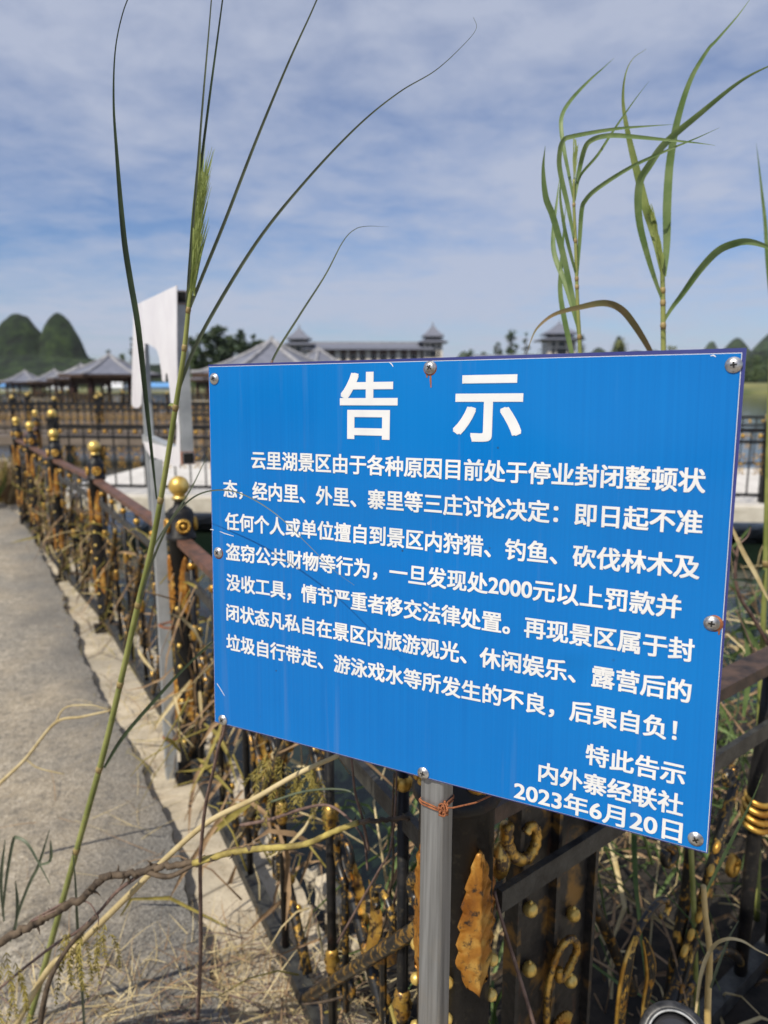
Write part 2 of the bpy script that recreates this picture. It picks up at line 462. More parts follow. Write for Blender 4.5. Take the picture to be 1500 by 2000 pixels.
m = mat('water', (0.012, 0.026, 0.020), 0.06, 0.0, 0.26); t = NT(m); v = t.coord(src='World')
t.base(t.ramp(t.noise(0.5, 4, 0.6, v), [(0.35, (0.005, 0.012, 0.009)), (0.65, (0.012, 0.021, 0.013))]))
bb = t.bump(t.noise(2.2, 5, 0.6, t.coord((1, 2.2, 1), 'World')), 0.14, 0.04); t.bump(t.noise(16, 3, 0.6, v), 0.06, 0.01, bb); M['water'] = m
simple('deck', (0.50, 0.48, 0.45), (0.64, 0.62, 0.59), 0.8, 0, 3)
simple('deck_edge', (0.46, 0.42, 0.34), (0.60, 0.56, 0.47), 0.8, 0, 5)
simple('deck_timber', (0.11, 0.085, 0.065), (0.22, 0.175, 0.135), 0.8, 0, 1.2)
simple('pile', (0.10, 0.095, 0.085), (0.2, 0.19, 0.17), 0.9, 0, 5)
simple('far_land', (0.075, 0.095, 0.03), (0.20, 0.19, 0.07), 0.95, 0, 0.09)
# ---- architecture
m = mat('roof_tile', rough=0.62); t = NT(m); v = t.coord(src='World')
t.base(t.ramp(t.noise(2.5, 6, 0.65, v), [(0.3, (0.105, 0.115, 0.15)), (0.7, (0.19, 0.20, 0.25))])); t.bump(t.noise(5, 3, 0.5, t.coord((1, 1, 6), 'World')), 0.4, 0.05); M['roof_tile'] = m
simple('ridge', (0.20, 0.20, 0.22), (0.34, 0.34, 0.36), 0.7, 0, 2)
simple('timber', (0.035, 0.016, 0.010), (0.085, 0.036, 0.022), 0.6, 0, 4)
simple('beam', (0.05, 0.030, 0.022), (0.13, 0.08, 0.055), 0.7, 0, 3)
simple('wall_cream', (0.56, 0.50, 0.43), (0.68, 0.63, 0.56), 0.8, 0, 0.8)
simple('wall_red', (0.11, 0.055, 0.04), (0.19, 0.10, 0.075), 0.8, 0, 1)
m = mat('window_glass', (0.02, 0.022, 0.026), 0.12); M['window_glass'] = m
simple('shed_blue', (0.10, 0.28, 0.60), (0.16, 0.36, 0.68), 0.5, 0, 0.4)
simple('shed_white', (0.62, 0.64, 0.66), (0.76, 0.77, 0.78), 0.6, 0, 0.4)
simple('bark', (0.05, 0.04, 0.03), (0.11, 0.085, 0.06), 0.9, 0, 3)
leafmat('tree_dark', (0.016, 0.034, 0.014), (0.045, 0.075, 0.026), 0.1, 0.7, 0.5)
leafmat('tree_mid', (0.028, 0.055, 0.016), (0.075, 0.11, 0.032), 0.1, 0.7, 0.5)
leafmat('tree_olive', (0.07, 0.09, 0.025), (0.14, 0.15, 0.045), 0.1, 0.7, 0.5)
m = mat('forest', rough=0.9); t = NT(m); v = t.coord(src='World')
a_ = t.noise(0.06, 9, 0.74, v); b_ = t.noise(0.012, 5, 0.6, v)
c_ = t.ramp(a_, [(0.40, (0.002, 0.007, 0.003)), (0.50, (0.011, 0.029, 0.007)), (0.60, (0.038, 0.070, 0.015))])
c_ = t.mix(t.ramp(b_, [(0.55, 0.0), (0.72, 0.4)]), c_, (0.034, 0.058, 0.016))
t.base(c_); t.bump(a_, 1.0, 9.0); M['forest'] = m
m = mat('plastic_black', (0.022, 0.023, 0.026), 0.32); t = NT(m); v = t.coord(src='World')
t.base(t.ramp(t.noise(30, 6, 0.7, v), [(0.45, (0.016, 0.017, 0.02)), (0.68, (0.075, 0.075, 0.08))])); t.rough(t.ramp(t.noise(50, 4, 0.6, v), [(0.3, 0.25), (0.7, 0.55)])); M['plastic_black'] = m
simple('silver_rim', (0.22, 0.23, 0.24), (0.42, 0.43, 0.44), 0.55, 0.3, 60)
m = mat('lamp_lens', (0.03, 0.03, 0.035), 0.1); M['lamp_lens'] = m

# ================================================================ SETTING
def structure(o): o['kind'] = 'structure'; return o
P0 = Vector((0.104, 0.925, 0)); P1 = Vector((-0.763, 2.616, 0)); P2 = Vector((-1.765, 4.327, 0))
def xy(v): return Vector((v.x, v.y, 0))
P3 = xy(W(104, 848, 5.5)); P4 = xy(W(58, 830, 6.65)); P5 = xy(W(31, 823, 7.6)); P6 = Vector((-4.75, 9.75, 0))
RD = Vector((0.787, 0.617, 0)).normalized()          # the right-hand fence runs this way
RN = Vector((RD.y, -RD.x, 0))                        # its side towards the road
# --- ground: one sheet to the horizon, with the lake basin pressed into it
def ground():
    xs = [-7000, -3000, -1200, -500, -250, -150, -125, -112, -108, -60, -20, 0, 30, 60, 90, 130, 200, 300, 420, 440, 800, 2000, 7000]
    ys = [-7000, -2000, -400, -60, -50, -20, 0, 60, 120, 170, 182, 186, 196, 215, 260, 400, 800, 2000, 4000, 7000]
    mb = MB(); vs = []
    for y in ys:
        for x in xs:
            if -110 < x < 430 and -55 < y < 184: z = -2.6
            else:
                z = -0.45
                if y > 184:
                    k = min(1, (y - 184) / 14.0); z = -0.6 + k * (0.5 + 2.3 * min(1, max(0, (x - 20) / 60)))
                    if y > 400: z += 3
            vs.append((x, y, z))
    n = len(xs)
    fs = [(j * n + i, j * n + i + 1, (j + 1) * n + i + 1, (j + 1) * n + i) for j in range(len(ys) - 1) for i in range(n - 1)]
    mb.add(vs, fs)
    structure(mb.build('ground', M['far_land']))
ground()
mb = MB(); mb.add([(-118, -58, -0.6), (436, -58, -0.6), (436, 187, -0.6), (-118, 187, -0.6)], [(0, 1, 2, 3)])
structure(mb.build('water', M['water']))
# --- verge and road
def jit(pts, step, amp, seed):
    out = []
    for a, b in zip(pts[:-1], pts[1:]):
        a = Vector(a); b = Vector(b); L = (b - a).length; k = max(1, int(L / step))
        t = (b - a).normalized(); nn = Vector((-t.y, t.x, 0))
        for i in range(k):
            p = a.lerp(b, i / k)
            out.append(p + nn * amp * (noise.noise(Vector((p.x * 4, p.y * 4, seed))) + 0.6 * noise.noise(Vector((p.x * 17, p.y * 17, seed)))))
    out.append(Vector(pts[-1]))
    return out
LD = (P1 - P0).normalized(); LN = Vector((LD.y, -LD.x, 0))      # towards the water
edge_w = [Vector((8.5, 4.6, 0)), Vector((3.3, 3.5, 0)), P0 + RD * 0.3 - RN * 0.10, P0 + LN * 0.12 - LD * 0.02, P1 + LN * 0.17, P2 + LN * 0.17, P3 + LN * 0.16, P4 + LN * 0.16, P5 + LN * 0.16, P6 + LN * 0.16 + Vector((0, -0.2, 0)), Vector((-4.9, 10.1, 0)), Vector((-8, 15, 0)), Vector((-30, 21, 0))]
poly = jit(edge_w, 0.06, 0.018, 3.3)[:-1] + [Vector((-30, 21, 0)), Vector((-60, 21, 0)), Vector((-60, -30, 0)), Vector((8.5, -30, 0))]
mb = MB(); mb.prism(poly, (0, 0, 1), 2.4)
structure(mb.build('verge', M['verge']))
edge_r = [Vector(p) for p in ((0.55, -1.2, 0), (0.28, -0.1, 0), (-0.02, 0.72, 0), (-0.386, 1.481, 0), (-0.866, 2.437, 0), (-1.361, 3.214, 0), (-2.673, 5.52, 0), (-4.575, 8.557, 0), (-7.6, 12.0, 0), (-14, 16.5, 0))]
sp = [Vector(p) for p in spline([tuple(p) for p in edge_r], 6)]
poly = jit(sp, 0.03, 0.032, 9.1) + [Vector((-40, 19, 0)), Vector((-55, 19, 0)), Vector((-55, -25, 0)), Vector((0.9, -25, 0))]
mb = MB(); mb.prism([p + Vector((0, 0, 0.045)) for p in poly], (0, 0, 1), 0.041)
structure(mb.build('road', M['road']))
# --- muddy bank under the right-hand fence
mb = MB(); nA, nB = 60, 22; vs = []
for i in range(nA):
    for j in range(nB):
        p = P0 + RD * (-0.05 + 3.8 * i / (nA - 1)) - RN * (-0.42 + 2.4 * j / (nB - 1))
        h = 0.045 - 0.06 * (j == 0) - 0.95 * max(0, (j / (nB - 1) - 0.2) / 0.8) ** 1.3 + 0.06 * noise.noise(p * 3.1) * min(1, j / 6) + 0.035 * noise.noise(p * 11)
        if i == 0: h -= 0.10
        vs.append((p.x, p.y, h))
mb.add(vs, [(i * nB + j, (i + 1) * nB + j, (i + 1) * nB + j + 1, i * nB + j + 1) for i in range(nA - 1) for j in range(nB - 1)], True)
structure(mb.build('bank', M['soil']))
# --- hills
def hill(peaks, d, name='hill', seed=0.0, foot=750, res=(160, 60), az=0.0, rough=1.0):
    # karst towers: each peak (x, y, left radius, right radius, exponent) of the skyline stands as a round hill at distance d
    k = d / F_PX; pk = []
    for (x, y, rl, rr, ex_) in peaks:
        p = W(x, y, d); pk.append((p.x, p.z + 0.6, rl * k, rr * k, ex_))
    x0 = min(p[0] - p[2] for p in pk) - 5; x1 = max(p[0] + p[3] for p in pk) + 5
    dep = max((p[2] + p[3]) / 2 for p in pk) * 0.8 + 4
    mb = MB(); vs = []; NX, NY = res
    m = Matrix.Rotation(az, 3, 'Z')
    for j in range(NY):
        yy = -dep + 2 * dep * j / (NY - 1)
        for i in range(NX):
            x = x0 + (x1 - x0) * i / (NX - 1); z = 0.0
            for (px, pz, rl, rr, ex_) in pk:
                r = rl if x < px else rr
                t = math.hypot((x - px) / r, yy / (0.4 * (rl + rr)))
                if t < 1: z = max(z, pz * (1 - t ** ex_))
            q = Vector((x, yy, seed * 17)) * (14.0 / d)
            z += noise.fractal(q, 1.0, 2.1, 5) * rough * d * 0.0016 * min(1, z / (0.01 * d))
            if d < 1000: z += 0.0032 * d * noise.noise(Vector((x, yy, seed)) * (90.0 / d)) * min(1, z / (0.01 * d)) + 0.0016 * d * noise.noise(Vector((x, yy, seed + 5)) * (230.0 / d))
            vs.append(m @ Vector((x, d + yy, z - 0.7)))
    mb.add(vs, [(j * NX + i, j * NX + i + 1, (j + 1) * NX + i + 1, (j + 1) * NX + i) for j in range(NY - 1) for i in range(NX - 1)], True)
    return structure(mb.build(name, M['forest']))
hill([(38, 610, 112, 74, 1.7), (110, 611, 58, 68, 1.9), (60, 690, 320, 300, 1.8), (-80, 640, 110, 110, 1.8), (-260, 660, 200, 160, 1.6), (205, 700, 90, 120, 1.8)], 620, seed=1.3, res=(300, 90))
hill([(-420, 700, 300, 300, 1.8), (60, 724, 220, 240, 1.8), (300, 712, 160, 130, 1.6), (420, 716, 110, 150, 1.6)], 470, seed=4.2, res=(220, 50))
hill([(1209, 647, 26, 34, 1.25), (1168, 678, 40, 60, 1.6), (1240, 684, 60, 90, 1.5), (1205, 690, 150, 150, 1.6)], 2300, seed=7.7, res=(130, 40))
hill([(1391, 664, 34, 30, 1.7), (1400, 715, 90, 90, 1.5)], 2900, seed=2.7, res=(70, 30))
hill([(1440, 659, 60, 60, 1.5), (1530, 634, 95, 120, 1.4), (1420, 690, 90, 120, 1.5)], 1900, seed=9.7, res=(130, 40))
hill([(1275, 682, 60, 60, 1.5), (1330, 702, 120, 160, 1.5)], 3400, seed=5.1, res=(70, 24))
hill([(905, 681, 34, 50, 1.5), (1035, 690, 80, 90, 1.5), (960, 702, 140, 120, 1.5)], 3600, seed=3.6, res=(90, 24))
hill([(1500, 684, 110, 130, 1.7), (1650, 668, 160, 200, 1.7), (1400, 716, 90, 90, 1.7)], 520, seed=6.4, res=(160, 40))
# unseen wooded hills added behind and left of the viewer; the glossy notice mirrors them and the brighter sky over them
for az_, top, wl in ((R(88), 545, 620), (R(122), 600, 480), (R(160), 690, 420), (R(205), 660, 500)):
    hill([(750, top, wl, wl, 1.7), (500, top + 40, 220, 220, 1.5), (1010, top + 60, 240, 240, 1.5)], 420, seed=az_ * 3, res=(90, 40), az=az_)

# --- boardwalks over the lake
BWL = [(9.7, -0.10), (21.0, -0.05), (38.0, 0.02), (29.0, -0.03), (54.0, 0.03)]
def bw_line(x, k): return BWL[k][0] + BWL[k][1] * x
BW = [(0, -4.9, 9.9, 4.2), (1, -16, 8, 3.0), (2, -34, 14, 4.0), (3, -24, 10, 2.6), (4, -48, 20, 3.0)]
for k, xa, xb, wid in BW:
    mb = MB()
    a = Vector((xa, bw_line(xa, k), 0)); b = Vector((xb, bw_line(xb, k), 0)); t = (b - a).normalized(); nn = Vector((-t.y, t.x, 0))
    mb.prism([a, b, b + nn * wid, a + nn * wid], (0, 0, 1), 0.14)
    mb.cur = 1
    mb.prism([a - nn * 0.04 - Vector((0, 0, .05)), b - nn * 0.04 - Vector((0, 0, .05)), b + nn * .12 - Vector((0, 0, .05)), a + nn * .12 - Vector((0, 0, .05))], (0, 0, 1), 0.20)
    mb.cur = 2
    L = (b - a).length
    for i in range(int(L / 3) + 1):
        for off in (0.45, wid - 0.45):
            p = a + t * (i * 3 + 0.3) + nn * off
            if (p - a).dot(t) < L - 0.2: mb.tube([p + Vector((0, 0, -0.16)), p + Vector((0, 0, -2.5))], 0.14, 10)
    structure(mb.build('boardwalk', [M['deck'] if k == 0 else M['deck_timber'], M['deck_edge'] if k == 0 else M['deck_timber'], M['pile']]))

# ================================================================ THE BLUE NOTICE
SC = Vector((0.04325465, 0.75404971, 1.32474883))
sa, sb, scc = -0.4849694, -0.04843356, -0.01100315
SR = Matrix.Rotation(sa, 3, 'Z') @ Matrix.Rotation(sb, 3, 'X') @ Matrix.Rotation(scc, 3, 'Y')
SW, SH = 0.6, 0.4674
def warp(u, v):                                       # the thin sheet is not quite flat
    return 0.0011 * math.sin(9 * u + 1.0) * math.cos(8 * v) + 0.0007 * math.sin(17 * u - 6 * v) \
        + 0.0016 * math.exp(-((u - 0.165) ** 2 + (v + 0.058) ** 2) / 0.00022) + 0.0022 * math.exp(-((u - 0.22) ** 2 / 0.012 + (v - 0.13) ** 2 / 0.006)) \
        - 0.0022 * math.exp(-((u + 0.01) ** 2 / 0.02 + (v - 0.045) ** 2 / 0.0009))
def S(u, v, w=0.0):                                   # w: towards the reader
    return SC + SR @ Vector((u, -w, v))
sn = SR @ Vector((0, -1, 0)); su = SR @ Vector((1, 0, 0)); sv = SR @ Vector((0, 0, 1))
sbase = S(0.0135, 0, -0.020); sbase = Vector((sbase.x, sbase.y, 0))
notice = thing('notice_sign', 'blue metal notice with white Chinese writing on a galvanised square post', 'sign', sbase)
def sheet(u0, u1, v0, v1, w, nu=150, nv=120, back=None, radius=0.0):
    mb = MB(); vs = []
    for j in range(nv + 1):
        for i in range(nu + 1):
            u = u0 + (u1 - u0) * i / nu; v = v0 + (v1 - v0) * j / nv
            du = 0
            vs.append(S(u, v, w + warp(u, v)))
    mb.add(vs, [(j * (nu + 1) + i, j * (nu + 1) + i + 1, (j + 1) * (nu + 1) + i + 1, (j + 1) * (nu + 1) + i) for j in range(nv) for i in range(nu)], True)
    return mb
hw, hh = SW / 2, SH / 2
mb = sheet(-hw, hw, -hh, hh, 0.0); n0 = len(mb.v)
nu, nv = 150, 120
ring = [i for i in range(nu + 1)] + [(j) * (nu + 1) + nu for j in range(1, nv + 1)] + [nv * (nu + 1) + i for i in range(nu - 1, -1, -1)] + [j * (nu + 1) for j in range(nv - 1, 0, -1)]
vs = [mb.v[i].copy() for i in ring] + [mb.v[i] - sn * 0.0022 for i in ring]; k = len(ring)
mb.cur = 1
mb.add(vs, [(i, i + k, (i + 1) % k + k, (i + 1) % k) for i in range(k)])
vs2 = [mb.v[i] - sn * 0.0022 for i in range(n0)]
mb.add(vs2, [(j * (nu + 1) + i, (j + 1) * (nu + 1) + i, (j + 1) * (nu + 1) + i + 1, j * (nu + 1) + i + 1) for j in range(nv) for i in range(nu)], True)
me_panel = mb.build('panel', [M['sign_edge'], M['galvanised_dull']], notice)
# printed blue field inside its white border line; the print sits a little askew on the sheet
def print_sheet(inset, w):
    mb = MB(); nu, nv = 150, 120; vs = []
    for j in range(nv + 1):
        for i in range(nu + 1):
            fu, fv = i / nu, j / nv
            ul = -hw + 0.0010 + inset; ur = hw - (0.0010 + 0.0022 * fv) - inset
            vl = -hh + 0.0012 + inset; vt = hh - (0.0022 + 0.0018 * fu) - inset
            u = ul + (ur - ul) * fu; v = vl + (vt - vl) * fv
            vs.append(S(u, v, w + warp(u, v)))
    mb.add(vs, [(j * (nu + 1) + i, j * (nu + 1) + i + 1, (j + 1) * (nu + 1) + i + 1, (j + 1) * (nu + 1) + i) for j in range(nv) for i in range(nu)], True)
    return mb
print_sheet(0.0, 0.0004).build('white_border', M['sign_white'], notice)
print_sheet(0.00055, 0.0008).build('blue_print', M['sign_blue'], notice)
# writing
def lettering(body, u0, u1, vmid, h, bold=0.021, name='text_line'):
    cu = bpy.data.curves.new('lettering', 'FONT')
    cu.body = body; cu.resolution_u = 4
    tmp = bpy.data.objects.new('lettering', cu); col.objects.link(tmp)
    dg = bpy.context.evaluated_depsgraph_get(); dg.update()
    me = bpy.data.meshes.new_from_object(tmp.evaluated_get(dg))
    bpy.data.objects.remove(tmp); bpy.data.curves.remove(cu)
    xs = [v.co.x for v in me.vertices]
    x0, x1 = min(xs), max(xs)
    ky = h / 0.93                                       # ideograph box of about 0.93 em
    kx = (u1 - u0 - 2 * bold * ky) / (x1 - x0)
    bm = bmesh.new(); bm.from_mesh(me); bpy.data.meshes.remove(me)
    step = 0.35
    for k in range(1, int((x1 - x0) / step) + 1):       # cut finely enough to follow the sheet
        bmesh.ops.bisect_plane(bm, geom=bm.verts[:] + bm.edges[:] + bm.faces[:], plane_co=(x0 + k * step, 0, 0), plane_no=(1, 0, 0))
    for y in (-.0, .35, .7):
        bmesh.ops.bisect_plane(bm, geom=bm.verts[:] + bm.edges[:] + bm.faces[:], plane_co=(0, y, 0), plane_no=(0, 1, 0))
    bm.verts.index_update()
    pts = [(v.co.x, v.co.y) for v in bm.verts]; fcs = [[v.index for v in f.verts] for f in bm.faces]
    bm.free()
    mb = MB()
    bx = bold * ky
    for q, (dx, dy) in enumerate(((0, 0), (-1, -1), (1, 1), (-1, 1), (1, -1), (1, 0), (-1, 0), (0, .8), (0, -.8))):   # heavy strokes: thin overlapping coats of paint
        vs = []
        for x, y in pts:
            u = u0 + bx + (x - x0) * kx + dx * bx
            w = vmid + (y - 0.375) * ky + dy * bx * 0.8
            vs.append(S(u, w, 0.0012 + 0.000018 * q + warp(u, w)))
        mb.add(vs, fcs)
    return mb.build(name, M['sign_white'], notice)
lettering('告', -0.1074, -0.0346, 0.1835, 0.0715, 0.022, 'title_character')
lettering('示', 0.0308, 0.1053, 0.1835, 0.0715, 0.022, 'title_character')
for body, u0, u1, vm in (
    ('云里湖景区由于各种原因目前处于停业封闭整顿状', -0.2335, 0.2756, 0.1178),
    ('态，经内里、外里、寨里等三庄讨论决定：即日起不准', -0.2785, 0.2755, 0.0798),
    ('任何个人或单位擅自到景区内狩猎、钓鱼、砍伐林木及', -0.2768, 0.2757, 0.0385),
    ('盗窃公共财物等行为，一旦发现处2000元以上罚款并', -0.2759, 0.2626, -0.0004),
    ('没收工具，情节严重者移交法律处置。再现景区属于封', -0.2759, 0.2759, -0.0400),
    ('闭状态凡私自在景区内旅游观光、休闲娱乐、露营后的', -0.2767, 0.2758, -0.0798),
    ('垃圾自行带走、游泳戏水等所发生的不良，后果自负！', -0.2775, 0.2660, -0.1195)):
    lettering(body, u0, u1, vm, 0.0218, 0.024)
lettering('特此告示', 0.1831, 0.276, -0.1618, 0.0218, 0.024)
lettering('内外寨经联社', 0.1363, 0.2761, -0.1925, 0.0218, 0.024)
lettering('2023年6月20日', 0.111, 0.2769, -0.2192, 0.0218, 0.024)
# scratches and rust runs on the print
def mark(pts, w, m, name):
    mb = MB(); P_ = [S(u, v, 0.00105 + warp(u, v)) for u, v in pts]
    mb.ribbon(P_, [w * (0.25 + 0.75 * math.sin(math.pi * (i + .5) / len(P_))) for i in range(len(P_))], sn, 0, 0.0); mb.build(name, M[m], notice)
def locuv(x, y):
    q = SR.inverted() @ (PL(x, y, SC, sn) - SC); return q.x, q.z
for pp in ([(411, 1034), (414, 1034), (418, 1035)], [(430, 1038), (440, 1042), (457, 1047)], [(423, 1330), (440, 1358), (458, 1384), (478, 1404)][:0] or [(425, 1334), (440, 1358)], [(761, 708), (765, 711), (768, 716)], [(1388, 695), (1394, 694), (1398, 697)]):
    mark([locuv(*p) for p in pp], 0.0011, 'sign_white', 'scratch')
for pp in ([(841, 728), (841, 742), (842, 757)], [(835, 726), (834, 733), (834, 738)], [(1402, 1222), (1405, 1230), (1404, 1240)]):
    mark([locuv(*p) for p in pp], 0.0022, 'rust', 'rust_run')
# screws
for i, (u, v, rusty) in enumerate(((-0.2897, 0.2162, 0), (0.0028, 0.2236, 1), (0.2909, 0.2194, 0), (-0.2888, -0.0032, 1), (0.2887, -0.0115, 0), (-0.285, -0.2271, 0), (0.0056, -0.2275, 0), (0.2887, -0.2215, 0))):
    mb = MB()
    c = S(u, v, 0.001 + warp(u, v))
    mb.lathe(c, [(0.0068, 0), (0.0070, 0.0005), (0.0069, 0.0010), (0.0056, 0.0013), (0.0054, 0.0017), (0.0046, 0.0024), (0.0032, 0.0029), (0.0018, 0.0031), (0, 0.0031)], 28, sn)
    s_ = mb.build('screw', M['screw_steel'], notice)
    mb = MB(); a = 0.3 + i * 0.7
    for q in (a, a + math.pi / 2):
        d1 = su * math.cos(q) + sv * math.sin(q); d2 = sn.cross(d1)
        mb.box(c + sn * 0.0029, (0.0056, 0.0015, 0.0008), (d1, d2, sn))
    mb.build('screw_slot', M['screw_slot'], s_)
    if rusty or i == 4:
        mb = MB(); mb.lathe(c - sn * 0.0004 + (su * 0.002 if i == 4 else -sv * 0.0008), [(0.0078, 0), (0.0076, 0.0006), (0.0, 0.0007)], 18, sn)
        mb.build('rust_ring', M['rust'], s_)
# post
pt = 0.0295
def post_profile(c, u, v, half, r, n=5):
    out = []
    for sx, sy, a0 in ((1, 1, 0), (-1, 1, 90), (-1, -1, 180), (1, -1, 270)):
        for i in range(n + 1):
            a = R(a0 + 90 * i / n)
            out.append(c + u * (sx * (half - r) + r * math.cos(a)) + v * (sy * (half - r) + r * math.sin(a)))
    return out
ub = Vector((su.x, su.y, 0)).normalized(); vb = Vector((-ub.y, ub.x, 0))
rot_p = Matrix.Rotation(R(-6), 3, 'Z'); ub2 = rot_p @ ub; vb2 = rot_p @ vb
pc = S(0.0135, -0.2, -0.0195); ptop = S(0.0135, 0.2, -0.0195)
mb = MB()
bot = post_profile(Vector((pc.x - 0.004, pc.y - 0.03, -0.25)), ub2, vb2, pt / 2, 0.0045)
mid_ = post_profile(pc, ub2, vb2, pt / 2, 0.0045); top = post_profile(ptop, ub2, vb2, pt / 2, 0.0045)
k = len(bot)
mb.add(bot + mid_ + top, [(i, (i + 1) % k, (i + 1) % k + k, i + k) for i in range(k)] + [(i + k, (i + 1) % k + k, (i + 1) % k + 2 * k, i + 2 * k) for i in range(k)] + [tuple(range(2 * k, 3 * k))])
mb.build('post', M['galvanised'], notice)
wc = S(0.0135, -0.2655, -0.0195)
mb = MB()
loop = post_profile(wc, ub2, vb2, pt / 2 + 0.0012, 0.006)
for dz, ph in ((0, 0), (-0.0022, 1)):
    mb.tube([p + Vector((0, 0, dz + 0.0015 * math.sin(i * 0.9 + ph))) for i, p in enumerate(loop + loop[:1])], 0.0011, 6)
kn = wc + ub2 * (pt / 2 + 0.001) - vb2 * (pt / 2 - 0.002)
rnd = random.Random(4)
for q in range(9):
    pts = [kn + Vector((rnd.uniform(-1, 1), rnd.uniform(-1, 1), rnd.uniform(-1.3, 1))) * 0.006 for _ in range(5)]
    mb.tube([Vector(p) for p in spline([tuple(p) for p in pts], 4)], 0.0012, 5)
mb.tube([kn, kn + ub2 * 0.012 + Vector((0, 0, 0.004)), kn + ub2 * 0.03 + vb2 * 0.02 + Vector((0, 0, 0.006)), kn + ub2 * 0.05 + vb2 * 0.06 + Vector((0, 0, 0.01))], 0.0011, 5)
mb.build('wire_tie', M['rust'], notice)

# ================================================================ THE TORN WHITE BOARD
bd0 = Vector((W(346, 700, 2.55).x, 2.55, 0)); bd1 = Vector((W(262, 700, 3.6).x, 3.6, 0))
BDd = (bd1 - bd0).normalized(); BDn = Vector((-BDd.y, BDd.x, 0))
if BDn.dot(C0 - bd0) < 0: BDn = -BDn
bbase = G(335, 1522); bbase = Vector((bbase.x, bbase.y, 0))
board = thing('torn_board', 'torn white board with a hole, on thin grey posts beside the fence', 'sign', bbase)
def bp(x, y): return PL(x, y, bd0, BDn)
outline = [(346.5, 557.5), (264, 596.5), (262, 610), (259.5, 700), (258.5, 760), (258, 788), (261, 795), (267, 797), (273, 796), (277.5, 789), (279, 760), (280.5, 735), (284, 712), (283, 690), (284, 678), (282, 672), (288, 671), (296, 675), (303, 679), (308, 684), (312, 697), (316, 722), (318.5, 744), (324, 746), (325, 731), (328, 728), (330, 740), (333, 760), (335, 788), (341, 800), (347, 830), (346.5, 852), (345, 872), (322, 872), (300, 866), (281, 862), (285, 876), (294, 890), (320, 901), (352, 914), (353.5, 905), (352.5, 860), (349, 800), (347, 700)]
mb = MB(); mb.prism([bp(x, y) + BDn * 0.003 for x, y in outline], BDn, 0.003)
mb.build('white_sheet', M['board_white'], board)
ht = 0.042
bt_ = bp(346.5, 560); bbm = bp(353, 908)
zt = bt_.z; zb = bbm.z
Lb = (bp(264, 600) - bp(347, 560)).length
e0 = bd0 - BDn * (ht / 2 + 0.0015)
def tube_sq(name, a, b, w, m, parent, hollow=False):
    mb = MB(); a = Vector(a); b = Vector(b); t = (b - a).normalized()
    u = t.cross(Vector((0, 0, 1)) if abs(t.z) < 0.9 else BDn).normalized(); v = u.cross(t)
    mb.bar(a, b, w, w, v)
    o = mb.build(name, m, parent)
    if hollow:
        mb = MB(); mb.bar(a - t * 0.0015, a + t * 0.01, w * 0.82, w * 0.82, v)
        mb.build('open_end', M['tube_inside'], o)
        mb = MB(); mb.bar(a + t * 0.0, a + t * 0.04, w + 0.003, w + 0.003, v)
        mb.build('rust_patch', M['rust'], o)
    return o
ez = Vector((0, 0, 1))
tube_sq('frame_tube', e0 + ez * (zt - ht / 2 - .004), e0 + ez * (zt - ht / 2 - .004) + BDd * (Lb + .0), ht, M['galvanised_dull'], board, True)
tube_sq('frame_tube', e0 + ez * (zb + ht / 2 + .006), e0 + ez * (zb + ht / 2 + .006) + BDd * (Lb - .03), ht, M['galvanised_dull'], board, True)
tube_sq('frame_tube', e0 + BDd * (ht / 2 + .004) + ez * (zb + ht + .008), e0 + BDd * (ht / 2 + .004) + ez * (zt - ht - .006), ht - .002, M['galvanised_dull'], board)
tube_sq('frame_tube', e0 + BDd * (Lb - .12) + ez * (zb + ht + .008), e0 + BDd * (Lb - .12) + ez * (zt - ht - .006), ht - .002, M['galvanised_dull'], board)
pb = bbase; pt_ = W(306, 925, 2.74)
tube_sq('post', pb - ez * 0.2, Vector((pt_.x, pt_.y, zb + .002)), 0.044, M['galvanised_dull'], board)
q = e0 + BDd * (Lb - .14)
tube_sq('post', Vector((q.x, q.y, -0.3)), Vector((q.x, q.y, zb + .002)), 0.044, M['galvanised_dull'], board)
mb = MB()
for y in (1222, 1440):
    c = W(335 if y > 1300 else 327, y, 2.6)
    for k_ in range(2):
        mb.tube([c + Vector((0.032 * math.cos(a), 0.032 * math.sin(a), 0.006 * k_ + 0.004 * math.sin(2 * a))) for a in [i * math.pi / 8 for i in range(17)]], 0.0022, 5)
    mb.tube([c + Vector((0.03, 0, 0)), c + Vector((0.09, 0.03, 0.004)), c + Vector((0.14, 0.09, 0.0))], 0.002, 5)
mb.build('wire_tie', M['rust'], board)

